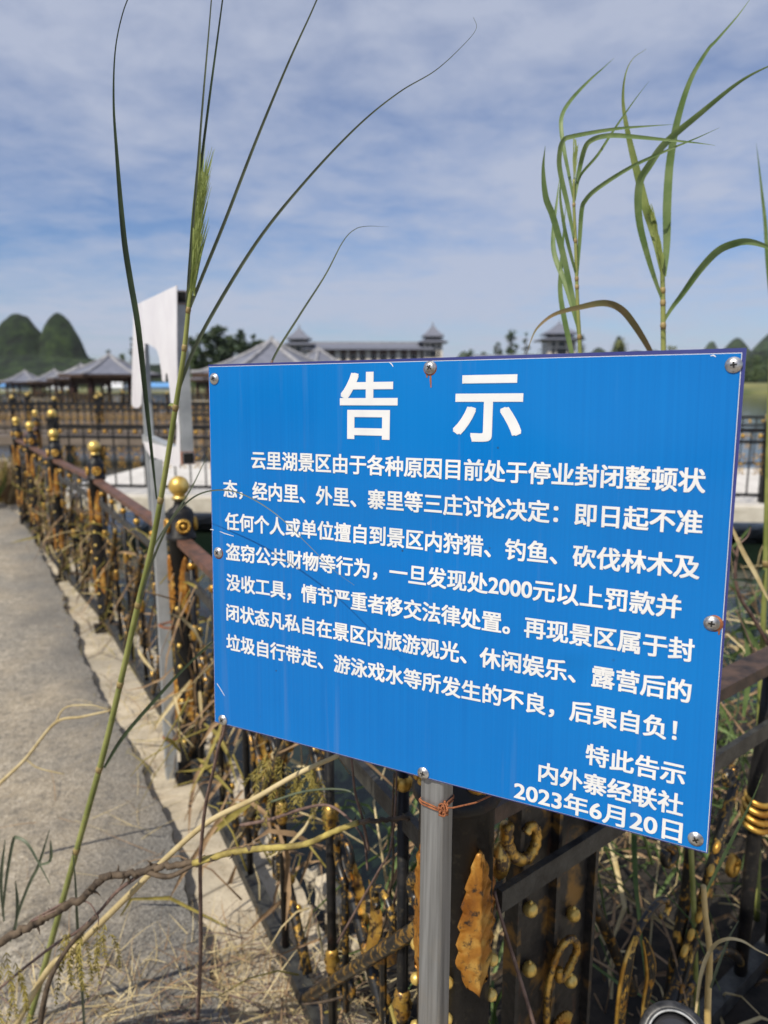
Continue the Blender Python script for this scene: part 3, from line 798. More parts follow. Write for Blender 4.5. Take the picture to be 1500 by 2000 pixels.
# ================================================================ ORNATE IRON FENCES
def leaf_on_column(mb, c, ang, z0, z1, r, half, lobes=7):
    # acanthus leaf hugging a round column: lobed outline, raised midrib
    N = 60; rows = []
    for i in range(N + 1):
        t = i / N
        w = half * 1.02 * min(1, 0.55 + 2.4 * t) * (max(0.0, 1 - t ** 2.4) ** 0.70)
        ph = (lobes * t) % 1.0
        w *= 0.86 + 0.24 * (1 - ph) ** 0.8 * min(1, ph * 7)
        if t > 0.97: w *= 0.3
        z = z0 + (z1 - z0) * t
        row = []
        for s_, bulge in ((-1, 0.0), (-0.92, 0.0045), (-0.55, 0.0052), (-0.1, 0.0065), (0, 0.0100), (0.1, 0.0065), (0.55, 0.0052), (0.92, 0.0045), (1, 0.0)):
            a = ang + s_ * w / r
            sw = abs(s_) * 0.018
            vein = 0.0030 * math.sin(2 * math.pi * (lobes * t - abs(s_) * 0.8)) if 0 < abs(s_) < 1 else 0
            rr = r + bulge + vein
            row.append(Vector((c.x + rr * math.cos(a), c.y + rr * math.sin(a), c.z + z + sw * (1 if s_ else 0))))
        rows.append(row)
    k = len(rows[0]); vs = [p for r_ in rows for p in r_]
    mb.add(vs, [(i * k + j, i * k + j + 1, (i + 1) * k + j + 1, (i + 1) * k + j) for i in range(N) for j in range(k - 1)], True)
def make_post(fence, pos, face_deg, rp=0.047):
    # round cast column: foot plate, shaft, collar, rosettes, neck and gold ball
    ox, oy = pos.x, pos.y; c = Vector((ox, oy, 0))
    mb = MB()
    mb.lathe(c, [(rp, 0.02), (rp, 0.10), (rp * 1.05, 0.105), (rp * 1.05, 0.125), (rp, 0.13), (rp, 0.955), (rp * 1.14, 0.958), (rp * 1.2, 0.966), (rp * 1.14, 0.976), (rp * 1.02, 0.980), (rp * 1.04, 1.06), (rp * 0.9, 1.072), (0.024, 1.085), (0.019, 1.105), (0.030, 1.115), (0.0, 1.118)], 28)
    mb.box(c + Vector((0, 0, 0.011)), (0.15, 0.15, 0.022), rz=R(face_deg))
    p = mb.build('post', M['iron'], fence)
    mb = MB(); mb.ball(c + Vector((0, 0, 1.160)), 0.038, 22, 14); mb.lathe(c, [(0.024, 1.108), (0.029, 1.116), (0.022, 1.126), (0, 1.128)], 16)
    mb.build('ball_finial', M['gold_ball'], p)
    for q in range(4):
        mb = MB()
        a = R(face_deg + 90 * q); d = Vector((math.cos(a), math.sin(a), 0)); cc = c + d * (rp * 1.03) + Vector((0, 0, 1.015))
        mb.torus(cc, 0.021, 0.0075, d, 22, 8); mb.lathe(cc, [(0.011, 0.0), (0.010, 0.006), (0.004, 0.010), (0, 0.0105)], 12, d)
        for z in range(12):
            b = 2 * math.pi * z / 12; e = Vector((-d.y, d.x, 0)) * math.cos(b) + Vector((0, 0, 1)) * math.sin(b)
            mb.ball(cc + e * 0.021 + d * 0.006, 0.0052, 6, 5)
        mb.build('rosette', M['gold'], p)
    for q in range(4):
        mb = MB(); leaf_on_column(mb, c, R(face_deg + 90 * q), 0.675, 0.885, rp, 0.031); mb.build('leaf_ornament', M['gold_leafy'], p)
        mb = MB(); leaf_on_column(mb, c, R(face_deg + 90 * q), 0.24, 0.40, rp, 0.028); mb.build('leaf_ornament', M['gold_leafy'], p)
    mb = MB()
    for q in range(4):
        a = R(face_deg + 45 + 90 * q); d = Vector((math.cos(a), math.sin(a), 0))
        for z in (0.16, 0.245, 0.33, 0.47, 0.555, 0.64, 0.70):
            mb.ball(c + d * (rp + 0.003) + Vector((0, 0, z)), 0.0095, 8, 6)
    mb.build('bead_row', M['gold_ball'], p)
    return p
def spiral(c, u, v, r0, r1, a0, a1, n=26):
    out = []
    for i in range(n):
        t = i / (n - 1); a = a0 + (a1 - a0) * t; r = r0 + (r1 - r0) * t
        out.append(c + u * (r * math.cos(a)) + v * (r * math.sin(a)))
    return out
def make_panel(fence, A, B, dense=True, seed=0):
    d = B - A; L = d.length; u = d.normalized(); n = Vector((u.y, -u.x, 0)); ez = Vector((0, 0, 1))
    rnd = random.Random(seed)
    def q(s, z, o=0.0): return A + u * (s * L) + ez * z + n * o
    a = 0.05 / L
    mb = MB(); mb.bar(q(a, 0.955), q(1 - a, 0.955), 0.052, 0.022); mb.build('top_rail', M['rail_rust'], fence)
    mb = MB(); mb.bar(q(a, 0.826), q(1 - a, 0.826), 0.012, 0.034); mb.build('middle_rail', M['rail_grey'], fence)
    mb = MB(); mb.bar(q(a, 0.065), q(1 - a, 0.065), 0.038, 0.040); mb.build('bottom_rail', M['rail_grey'], fence)
    k = max(3, int(L / 0.30))
    for i in range(k):
        s = (i + 0.5) / k
        mb = MB(); mb.tube([q(s, 0.085), q(s, 0.945)], 0.010, 8)
        b = mb.build('baluster', M['iron'], fence)
        for z in ((0.30, 0.64) if i % 2 else (0.47,)):
            mb = MB(); mb.lathe(q(s, z), [(0.010, -0.03), (0.015, -0.018), (0.012, -0.012), (0.018, 0.0), (0.012, 0.012), (0.015, 0.018), (0.010, 0.03)], 12); mb.build('gold_collar', M['gold_half'], b)
        mb = MB(); mb.ball(q(s, 0.89), 0.016, 10, 7); mb.build('gold_knob', M['gold'], b)
    # leaning bars flecked with gold, with curled ends
    m = max(2, int(L / 0.62))
    for i in range(m):
        s0 = (i + 0.05) / m; s1 = (i + 0.95) / m
        for (x, y) in ((s0, s1), (s1, s0)):
            pa = q(x, 0.10, 0.014 if x < y else -0.014); pb = q(y, 0.74, 0.014 if x < y else -0.014)
            dirn = 1 if y > x else -1
            pts = [pa.lerp(pb, t / 12) for t in range(13)]
            cc = pb - u * (0.0) + u * (-dirn * 0.045) + ez * 0.0
            pts += spiral(cc, u * dirn, ez, 0.045, 0.012, 0.2, 4.6, 18)
            mb = MB(); mb.tube(pts, [0.013] * 13 + [0.011] * 18, 8)
            sc_ = mb.build('leaning_bar', M['gold_flaked'], fence)
            mb = MB()
            for t in range(2, 12):
                mb.ball(pa.lerp(pb, t / 12.0) + n * 0.012, 0.0105, 8, 6, 1.3)
            mb.build('gold_bead', M['gold'], sc_)
    for i in range(m):
        s = (i + 0.5) / m
        for sg in (-1, 1):
            c1 = q(s, 0.30) + u * (sg * 0.075); c2 = q(s, 0.60) + u * (sg * 0.075)
            pts = spiral(c1, u * sg, -ez, 0.014, 0.062, -3.9, 1.4) + spiral(c2, u * sg, ez, 0.062, 0.014, -1.4, 3.9)
            mb = MB(); mb.tube(pts, 0.0075, 7); mb.build('scroll', M['gold_flaked'], fence)
        mb = MB()
        for sg in (-1, 0, 1):
            b0 = q(s, 0.44, 0.01) + u * sg * 0.03
            pts = [b0 + ez * (0.16 * t) + u * (sg * 0.05 * math.sin(t * 2.4)) + n * (0.02 * math.sin(3 * t)) for t in [i_ / 10 for i_ in range(11)]]
            mb.ribbon(pts, [0.05 * math.sin(math.pi * min(0.98, 0.12 + 0.86 * i_ / 10)) for i_ in range(11)], n, 0, 0.3)
        mb.build('gold_leaf', M['gold_half'], fence)

left_fence = thing('iron_fence', 'ornate black iron fence with gold balls and scrolls running along the road edge', 'fence', P1, None)
FA = math.degrees(math.atan2(-LN.y, -LN.x))
pts_l = [P1, P2, P3, P4, P5, P6]
make_post(left_fence, P0, -60, 0.054)                         # the corner post stands on the left run
for p in pts_l: make_post(left_fence, p, FA)
make_panel(left_fence, P0, P1, seed=1); make_panel(left_fence, P1, P2, seed=2); make_panel(left_fence, P2, P3, seed=3)
for a, b in ((P3, P4), (P4, P5), (P5, P6)): make_panel(left_fence, a, b, seed=5)

# right-hand panel, seen close behind the notice
right_fence = thing('iron_fence', 'close black and gold iron fence panel behind the blue notice, half in its shadow', 'fence', P0 + RD * 0.9)
def rf(x, y, off=0.0): return PL(x, y, P0 + RN * off, RN)
PE = P0 + RD * 1.95
make_post(right_fence, PE, -60)
def rq(s, z, o=0.0): return P0 + RD * s + Vector((0, 0, z)) + RN * o
ez = Vector((0, 0, 1))
mb = MB(); mb.bar(rq(0.045, 0.915), rq(1.90, 0.915), 0.055, 0.026); mb.build('top_rail', M['rail_dark'], right_fence)
mb = MB(); mb.bar(rq(0.060, 0.776, 0.032), rq(1.90, 0.776, 0.032), 0.012, 0.036); mb.build('middle_rail', M['rail_grey'], right_fence)
mb = MB(); mb.bar(rq(0.045, 0.07), rq(1.90, 0.07), 0.04, 0.04); mb.build('bottom_rail', M['rail_grey'], right_fence)
# flat cast upright with gold knobs
s0, s1 = (rf(1003, 1800) - P0).dot(RD), (rf(1152, 1800) - P0).dot(RD)
mb = MB(); sm_ = (s0 + s1) / 2
mb.box(rq(sm_, 0.495, -0.012), (s1 - s0 - 0.006, 0.012, 0.80), (RD, -RN, ez))
for s_ in (s0 + 0.003, s1 - 0.003, sm_ - 0.006):
    mb.box(rq(s_, 0.495, -0.004), (0.009, 0.028, 0.805), (RD, -RN, ez))
upr = mb.build('flat_upright', M['iron_gold_smear'], right_fence)
mb = MB()
for (x, y) in ((1036, 1776), (1120, 1786), (1034, 1893), (1114, 1915)):
    c = rf(x, y, 0.004); mb.ball(c, 0.0125, 14, 10); mb.ball(c + ez * 0.0125, 0.004, 8, 6)
mb.build('gold_knob', M['gold_ball'], upr)
mb = MB()
def fluted_hook(c, rr, a0, a1, w0, w1, sgn=1):
    pts = spiral(c, RD * sgn, ez, rr, rr * 0.55, a0, a1, 26)
    mb.tube(pts, [w0 + (w1 - w0) * i / 25 + 0.0010 * math.sin(i * 1.7) for i in range(26)], 10)
def fluted(path, r0, r1, off):
    pts = P(path, off); k = len(pts)
    mb.tube(pts, [(r0 + (r1 - r0) * i / (k - 1)) * (1 + 0.10 * math.sin(i * 1.9)) for i in range(k)], 12)
def P(path, off, n=6): return [rf(p[0], p[1], off) for p in spline(path, n)]
fluted([(990, 1610), (991, 1648), (1008, 1677), (1032, 1674), (1046, 1648), (1047, 1622), (1037, 1613), (1027, 1628)], 0.0105, 0.0070, 0.016)
mb.build('hook_ornament', M['gold_half'], upr); mb = MB()
fluted([(1067, 2030), (1068, 1960), (1072, 1915), (1085, 1872), (1102, 1842), (1119, 1834), (1127, 1852), (1117, 1880), (1103, 1905), (1092, 1911), (1091, 1893)], 0.006, 0.0072, 0.018)
mb.build('hook_ornament', M['gold_half'], upr); mb = MB()
c = rf(976, 1682, 0.008); mb.lathe(c, [(0.001, -0.034), (0.012, -0.02), (0.017, 0.0), (0.012, 0.022), (0.004, 0.032), (0, 0.034)], 14)
mb.build('hook_ornament', M['gold_half'], upr)
mb = MB()                                              # scallop shell
c = rf(1092, 2005, 0.01)
for i in range(9):
    a = R(25 + 130 * i / 8)
    d = RD * math.cos(a) + ez * math.sin(a)
    mb.tube([c + d * 0.004, c + d * 0.016 + RN * 0.008, c + d * 0.030 + RN * 0.004], [0.002, 0.0048, 0.0042], 7)
mb.build('shell_ornament', M['gold'], upr)
# gold-edged leaves with a hooked stem
def leafplate(pts, ws, name, parent):
    mb = MB(); k = len(pts); cols = (-1, -0.62, -0.3, 0, 0.3, 0.62, 1); vs = []
    for i in range(k):
        t = (pts[min(i + 1, k - 1)] - pts[max(i - 1, 0)]).normalized(); sd_ = t.cross(RN).normalized()
        for c_ in cols:
            vs.append(pts[i] + sd_ * (ws[i] / 2 * c_) + RN * (0.006 * (1 - abs(c_)) - 0.002 * abs(abs(c_) - 0.5)) )
    m = len(cols)
    for j in range(m - 1):
        mb.cur = 0 if j in (0, m - 2) else 1
        b = len(mb.v)
        mb.add([vs[i * m + j] for i in range(k)] + [vs[i * m + j + 1] for i in range(k)], [(i, i + 1, k + i + 1, k + i) for i in range(k - 1)], True)
    o = mb.build(name, [M['gold'], M['gold_flaked']], parent)
    sm = o.modifiers.new('thickness', 'SOLIDIFY'); sm.thickness = 0.003
    return o
mb = MB(); hk = P([(1225, 1880), (1238, 1835), (1262, 1790), (1284, 1764), (1300, 1758), (1306, 1770), (1300, 1786), (1290, 1790)], 0.02)
mb.tube(hk, [0.008 - 0.003 * i / (len(hk) - 1) for i in range(len(hk))], 9)
st = mb.build('leaf_stem', M['gold_flaked'], right_fence)
def shape(n, wmax, p=0.45): return [wmax * math.sin(math.pi * (0.03 + 0.94 * (i / (n - 1)) ** p)) for i in range(n)]
l1 = P([(1240, 1828), (1228, 1870), (1219, 1920), (1212, 1975), (1208, 2030)], 0.028)
leafplate(l1, [0.038 * w for w in (0.15, .3, .45, .58, .68, .76, .83, .9, .95, 1, 1, 1, 1, .98, .97, .95, .93, .9, .87, .85, .82, .8, .78, .75, .7)][:len(l1)], 'gold_leaf', right_fence)
l2 = P([(1257, 1834), (1266, 1868), (1270, 1905), (1262, 1945), (1254, 1990)], 0.03)
leafplate(l2, [0.034 * math.sin(math.pi * (0.05 + 0.9 * i / (len(l2) - 1))) for i in range(len(l2))], 'gold_leaf', right_fence)
# leaning bars flecked with gold
def flecked(path, r0, r1, off, beads=()):
    mb = MB(); pts = P(path, off); k = len(pts)
    mb.tube(pts, [r0 + (r1 - r0) * i / (k - 1) for i in range(k)], 10)
    o = mb.build('leaning_bar', M['gold_flaked'], right_fence)
    if beads:
        mb = MB()
        for x, y in beads:
            c = rf(x, y, off + 0.012); d = (rf(x + 12, y - 30, off + 0.012) - c).normalized()
            mb.lathe(c, [(0.0005, -0.016), (0.006, -0.010), (0.0078, 0), (0.006, 0.010), (0.0005, 0.016)], 10, d)
        mb.build('gold_bead', M['gold'], o)
flecked([(1285, 2040), (1312, 1960), (1345, 1860), (1372, 1770), (1392, 1690), (1412, 1610), (1430, 1548), (1440, 1526)], 0.019, 0.009, 0.0, ((1388, 1700), (1376, 1748), (1366, 1790), (1350, 1826), (1337, 1858), (1400, 1655)))
flecked([(1318, 1985), (1335, 1925), (1350, 1870), (1364, 1822), (1369, 1800)], 0.004, 0.005, 0.016)
flecked([(1235, 1935), (1210, 1880), (1180, 1810), (1150, 1752), (1110, 1690)], 0.012, 0.010, -0.02)
flecked([(1306, 1960), (1322, 1850), (1338, 1760), (1348, 1660), (1352, 1580)], 0.013, 0.012, -0.03)
flecked([(1322, 1985), (1348, 1925), (1378, 1882), (1410, 1858), (1436, 1866), (1452, 1896), (1458, 1950), (1460, 2020)], 0.011, 0.012, 0.0)
mb = MB(); mb.tube([p for p in spiral(rf(1424, 1516, 0.0), RD, ez, 0.022, 0.006, R(40), R(-330), 26)], [0.010] * 26, 9); mb.build('scroll', M['gold_flaked'], right_fence)
mb = MB(); mb.tube([p for p in spiral(rf(1310, 1668, -0.03), -RD, ez, 0.026, 0.008, R(40), R(-300), 26)], [0.010] * 26, 9); mb.build('scroll', M['gold_flaked'], right_fence)
mb = MB(); mb.tube([p for p in spiral(rf(1434, 1690, -0.03), -RD, ez, 0.028, 0.008, R(80), R(-280), 26)], [0.010] * 26, 9); mb.build('scroll', M['gold'], right_fence)
# round uprights with gold rings
def upright(s, prof_gold):
    mb = MB(); mb.lathe(rq(s, 0, 0), [(0.015, 0.09), (0.016, 0.36), (0.017, 0.50), (0.026, 0.57), (0.024, 0.62), (0.017, 0.72), (0.015, 0.905)], 16)
    b = mb.build('round_upright', M['iron'], right_fence)
    mb = MB()
    for z, r in prof_gold:
        mb.torus(rq(s, z, 0), r, 0.0075, Vector((0, 0, 1)) + RN * 0.25, 22, 9)
    mb.build('gold_ring', M['gold'], b)
s_up = (rf(1466, 1700) - P0).dot(RD)
upright(s_up, ((0.565, 0.024), (0.545, 0.028), (0.523, 0.030), (0.500, 0.027)))
mb = MB(); s_ = (rf(1496, 1850) - P0).dot(RD) - 0.0
mb.tube([rq(s_, 0.08, 0.03), rq(s_, 0.90, 0.03)], 0.014, 12)
b = mb.build('round_upright', M['iron'], right_fence)
mb = MB()
zz = rf(1485, 1900, 0.03).z
mb.lathe(rq(s_ - 0.005, zz, 0.03), [(0.016, 0.004), (0.023, -0.006), (0.019, -0.016), (0.023, -0.02), (0.020, -0.032), (0.027, -0.036), (0.029, -0.048), (0.021, -0.054), (0.025, -0.06), (0.020, -0.075), (0.024, -0.08), (0.018, -0.10), (0.021, -0.11), (0.015, -0.14)], 10, None, False)
mb.build('gold_collar', M['gold'], b)
mb = MB(); z2 = rf(1445, 1955, 0.0).z; s2 = (rf(1446, 1960) - P0).dot(RD)
mb.lathe(rq(s2, z2, 0), [(0.009, 0.0), (0.014, -0.012), (0.011, -0.02), (0.014, -0.026), (0.011, -0.04), (0.013, -0.06), (0.009, -0.09)], 10, None, False)
mb.build('gold_collar', M['gold_half'], right_fence)
for i in range(5):
    mb = MB(); s = 1.15 + i * 0.17
    mb.tube([rq(s, 0.08), rq(s, 0.905)], 0.011, 8); b = mb.build('round_upright', M['iron'], right_fence)

# round fitting with silver rim
fb = W(1320, 2036, 0.93)
ft = thing('floodlight', 'round black lamp with silver rim and rusty bolts low in front of the right fence', 'lamp', (fb.x, fb.y, 0))
ax = Vector((-0.22, -0.62, 0.72)).normalized()
mb = MB(); mb.lathe(fb - ax * 0.03, [(0.030, -0.03), (0.048, -0.015), (0.054, 0.0), (0.0545, 0.022), (0.052, 0.028), (0.046, 0.030), (0.041, 0.030), (0.040, 0.018), (0, 0.018)], 40, ax)
mb.build('housing', M['plastic_black'], ft)
mb = MB(); mb.torus(fb + ax * 0.0005, 0.0405, 0.0018, ax, 44, 8); mb.build('rim', M['silver_rim'], ft)
mb = MB(); mb.lathe(fb - ax * 0.012, [(0.0395, 0.0), (0.030, 0.004), (0, 0.006)], 36, ax); mb.build('lens', M['lamp_lens'], ft)
side = ax.cross(ez).normalized()
for sg in (-1, 1):
    mb = MB(); mb.lathe(fb + side * (sg * 0.053) - ax * 0.008 + ax.cross(side) * 0.006, [(0.010, 0), (0.010, 0.014), (0.007, 0.017), (0, 0.018)], 8, ax, False); mb.build('bolt', M['rust'], ft)
mb = MB(); mb.tube([fb - ax * 0.045, fb - ax * 0.07 - ez * 0.05, Vector((fb.x + 0.02, fb.y + 0.05, 0.3)), Vector((fb.x + 0.02, fb.y + 0.05, 0.0))], 0.016, 10); mb.build('stand', M['iron'], ft)

# ---- railings on the boardwalks
def railing(name_label, k, xa, xb, off, step, simple_=False, base_z=0.0):
    a = Vector((xa, bw_line(xa, k), 0)); b = Vector((xb, bw_line(xb, k), 0)); t = (b - a).normalized(); nn = Vector((-t.y, t.x, 0))
    a = a + nn * off; b = b + nn * off; L = (b - a).length
    root = thing('boardwalk_railing', name_label, 'railing', a, 'railings on the lake boardwalks')
    cnt = max(2, int(round(L / step))); e = Vector((0, 0, 1))
    mb = MB(); mb.bar(a + e * 0.95, b + e * 0.95, 0.05, 0.05); mb.build('top_rail', M['iron'], root)
    mb = MB(); mb.bar(a + e * 0.80, b + e * 0.80, 0.035, 0.04); mb.build('middle_rail', M['iron'], root)
    mb = MB(); mb.bar(a + e * 0.10, b + e * 0.10, 0.035, 0.04); mb.build('bottom_rail', M['iron'], root)
    proto = None
    for i in range(cnt + 1):
        p = a.lerp(b, i / cnt)
        if proto is None:
            mb = MB(); mb.box(p + e * 0.52, (0.11, 0.11, 1.04), (t, nn, e)); mb.box(p + e * 1.05, (0.14, 0.14, 0.03), (t, nn, e))
            o = mb.build('post', M['iron'], root)
            mb = MB(); mb.ball(p + e * 1.125, 0.065, 14, 9); mb.build('ball_finial', M['gold_ball'], o)
            proto = o
        else:
            copy_tree(proto, root, p - a)
    proto = None
    for i in range(cnt):
        p = a.lerp(b, i / cnt); q = a.lerp(b, (i + 1) / cnt); dl = (q - p).length
        if proto is None:
            mb = MB(); m = max(4, int(dl / 0.22))
            for j in range(1, m): 
                c = p.lerp(q, j / m); mb.bar(c + e * 0.12, c + e * 0.94, 0.018, 0.018, nn)
            o = mb.build('bar_infill', M['iron'], root)
            mb = MB()
            for j in range(m):
                c = p.lerp(q, (j + 0.5) / m) - nn * 0.012
                mb.ball(c + e * 0.875, 0.03, 7, 5, 1.1)
                if not simple_:
                    for sg in (-1, 1):
                        mb.tube(spiral(c + t * (sg * 0.045) + e * 0.62, t * sg, e, 0.012, 0.042, 0.5, 5.0, 12), 0.0075, 5)
                        mb.tube(spiral(c + t * (sg * 0.045) + e * 0.40, t * sg, -e, 0.012, 0.042, 0.5, 5.0, 12), 0.0075, 5)
                        mb.bar(c + t * (sg * 0.085) + e * 0.60, c + e * 0.43, 0.008, 0.008, nn)
                    mb.ball(c + e * 0.51, 0.022, 7, 5)
            mb.build('gold_scroll', M['gold'], o)
            proto = o
        else:
            copy_tree(proto, root, p - a)
    return root
railing('nearest black railing with gold scrolls on the pale boardwalk, facing the road', 0, -4.75, 9.88, 0.06, 2.44)
railing('railing on the far edge of the nearest pale boardwalk', 0, -4.4, 9.73, 4.1, 2.43)
railing('near railing of the second boardwalk out on the lake', 1, -15.8, 7.8, 0.06, 2.9)
railing('far railing of the second boardwalk out on the lake', 1, -15.8, 7.8, 2.9, 2.9)
railing('near railing of the farthest boardwalk, in front of the pavilions', 2, -33, 13.8, 0.06, 3.6, True)
railing('far railing of the farthest boardwalk, in front of the pavilions', 2, -33, 13.8, 3.9, 3.6, True)

railing('railing of the narrow boardwalk between the second and the farthest one', 3, -23.8, 9.8, 0.06, 3.2, True)
railing('railing of the outermost boardwalk, at the foot of the big pavilions', 4, -47, 19.8, 0.06, 4.0, True)

# ================================================================ PAVILIONS
def pavilion(ax_, ay, ey, half, d, label, sides=6, rot=0.0, base_z=-0.1, group='grey-roofed lake pavilions'):
    ap = W(ax_, ay, d); ze = W(ax_, ey, d).z; rad = half * d / F_PX
    c = Vector((ap.x, d, 0)); root = thing('pavilion', label, 'pavilion', (c.x, c.y, base_z), group)
    e = Vector((0, 0, 1))
    mb = MB(); n = 9
    hz = ap.z - ze
    def ring(r, z): return [c + Vector((r * math.cos(rot + 2 * math.pi * i / sides), r * math.sin(rot + 2 * math.pi * i / sides), z)) for i in range(sides)]
    vs = []
    for k in range(n + 1):
        t = k / n; r = rad * (1 - t) + 0.02; z = ze + hz * (0.62 * t + 0.38 * t * t)
        if k == 0: z += 0.06 * hz
        vs += ring(r, z)
    fs = [(k * sides + i, k * sides + (i + 1) % sides, (k + 1) * sides + (i + 1) % sides, (k + 1) * sides + i) for k in range(n) for i in range(sides)]
    mb.add(vs, fs)
    low = ring(rad * 0.985, ze - 0.16); b = len(mb.v); mb.cur = 1
    mb.add(ring(rad + 0.02, ze + 0.06 * hz) + low, [(i, i + sides, (i + 1) % sides + sides, (i + 1) % sides) for i in range(sides)] + [tuple(range(2 * sides - 1, sides - 1, -1))])
    roof = mb.build('roof', [M['roof_tile'], M['beam']], root)
    mb = MB()
    for i in range(sides):
        pts = [vs[k * sides + i] + e * 0.05 for k in range(n + 1)]
        mb.tube(pts, 0.09 * rad / 4 + 0.02, 6)
    mb.lathe(c, [(0.10 * rad / 3, ap.z), (0.13 * rad / 3, ap.z + 0.05), (0.05 * rad / 3, ap.z + 0.12), (0.09 * rad / 3, ap.z + 0.20), (0.0, ap.z + 0.32)], 10)
    mb.build('ridge_tiles', M['ridge'], roof)
    for p in ring(rad * 0.74, 0):
        mb = MB(); mb.tube([p + e * base_z, p + e * (ze - 0.1)], 0.13 * rad / 3.6 + 0.03, 10); mb.build('column', M['timber'], root)
    mb = MB(); rr = ring(rad * 0.74, 0)
    for i in range(sides):
        a = rr[i]; b = rr[(i + 1) % sides]
        mb.bar(a + e * (ze - 0.35), b + e * (ze - 0.35), 0.10, 0.34); mb.bar(a + e * (ze - 0.72), b + e * (ze - 0.72), 0.06, 0.06)
        for q in range(1, 8): mb.bar(a.lerp(b, q / 8) + e * (ze - 0.52), a.lerp(b, q / 8) + e * (ze - 0.72), 0.04, 0.04, (1, 0, 0))
    mb.build('beam', M['beam'], root)
    mb = MB()
    for i in range(sides):
        if i == 1: continue
        a = rr[i]; b = rr[(i + 1) % sides]
        mb.bar(a + e * (base_z + 0.45), b + e * (base_z + 0.45), 0.34, 0.06); mb.bar(a + e * (base_z + 0.85), b + e * (base_z + 0.85), 0.06, 0.06)
        for q in range(1, 7): mb.bar(a.lerp(b, q / 7) + e * (base_z + 0.45), a.lerp(b, q / 7) + e * (base_z + 0.85), 0.035, 0.035, (1, 0, 0))
    mb.build('bench', M['beam'], root)
    mb = MB(); top = ring(rad * 0.95, base_z); mb.prism(top, (0, 0, 1), 0.3)
    for p in ring(rad * 0.7, base_z - 0.3): mb.tube([p, p - e * 2.3], 0.2, 8)
    mb.build('platform', M['deck_edge'], root)
    return root
pavilion(213, 694, 734, 92, 62, 'largest pavilion left of the torn board, broad grey hipped roof on brown columns', 6, 0.35)
pavilion(158, 713, 741, 66, 74, 'pavilion half hidden behind the left side of the largest roof', 6, 0.1)
pavilion(106, 723, 746, 50, 92, 'small grey-roofed pavilion, second from the left end of the row', 6, 0.2)
pavilion(48, 725, 747, 45, 96, 'small grey-roofed pavilion at the left end of the row', 6, 0.3)
pavilion(531, 666, 733, 152, 44, 'big pavilion rising behind the left top edge of the blue notice', 6, 0.15)
pavilion(622, 682, 730, 96, 64, 'pavilion roof just right of the big one, cut off by the blue notice', 6, 0.5)
pavilion(430, 716, 742, 60, 84, 'pavilion whose eave pokes out between the torn board and the blue notice', 6, 0.2)

# ================================================================ HOTEL WITH TOWERS
def hip_roof(mb, c, ex, ey, hx, hy, z0, z1, ridge):
    # hipped roof over a rectangle; ridge = half length along ex
    P_ = [c + ex * sx * hx + ey * sy * hy for sx, sy in ((-1, -1), (1, -1), (1, 1), (-1, 1))]
    e = Vector((0, 0, 1))
    Pm = [c + ex * sx * (ridge + (hx - ridge) * 0.48) + ey * sy * hy * 0.48 for sx, sy in ((-1, -1), (1, -1), (1, 1), (-1, 1))]
    zm = z0 + (z1 - z0) * 0.42
    A = c - ex * ridge; B = c + ex * ridge
    vs = [p + e * z0 for p in P_] + [p + e * zm for p in Pm] + [A + e * z1, B + e * z1] + [p + e * (z0 - 0.25) for p in P_]
    mb.add(vs, [(0, 1, 5, 4), (1, 2, 6, 5), (2, 3, 7, 6), (3, 0, 4, 7), (4, 5, 9, 8), (5, 6, 9), (6, 7, 8, 9), (7, 4, 8), (0, 10, 11, 1), (1, 11, 12, 2), (2, 12, 13, 3), (3, 13, 10, 0), (13, 12, 11, 10)])
hd = 180.0
hx0, hx1 = W(600, 690, hd).x, W(838, 690, hd).x
hotel = thing('hotel_building', 'long cream hotel with grey tiled roof and a turreted tower at each end', 'building', ((hx0 + hx1) / 2, hd, -0.4))
ex, ey, ez = Vector((1, 0, 0)), Vector((0, 1, 0)), Vector((0, 0, 1))
zr = W(720, 667, hd).z; zev = W(720, 679, hd).z
hc = Vector(((hx0 + hx1) / 2, hd + 7, 0)); hwid = (hx1 - hx0) / 2
mb = MB(); mb.box((hc.x, hc.y, (zev - 0.4) / 2 - 0.2), (2 * hwid, 12, zev + 0.4)); mb.build('wall', M['wall_red'], hotel)
mb = MB(); hip_roof(mb, hc, ex, ey, hwid + 1.2, 7.6, zev, zr, hwid - 0.5); rf_ = mb.build('roof', M['roof_tile'], hotel)
mb = MB(); mb.bar((hx0 - .2, hc.y, zr + .1), (hx1 + .2, hc.y, zr + .1), 0.6, 0.5); mb.build('ridge_tiles', M['ridge'], rf_)
mb = MB()                                              # lower skirt roof
for (a, b) in ((hx0 - 1, hx1 + 1),):
    y0, y1 = hd - 1.0, hd + 1.0; z0 = zev - 0.2; z1 = zev - 0.1
    mb.add([(a, y0, z0 - .15), (b, y0, z0 - .15), (b, y1 - .02, z1 + .5), (a, y1 - .02, z1 + .5), (a, y0, z0 - .35), (b, y0, z0 - .35)], [(0, 1, 2, 3), (4, 5, 1, 0), (0, 3, 4), (1, 5, 2)])
mb.build('eave', M['roof_tile'], hotel)
nb = 12
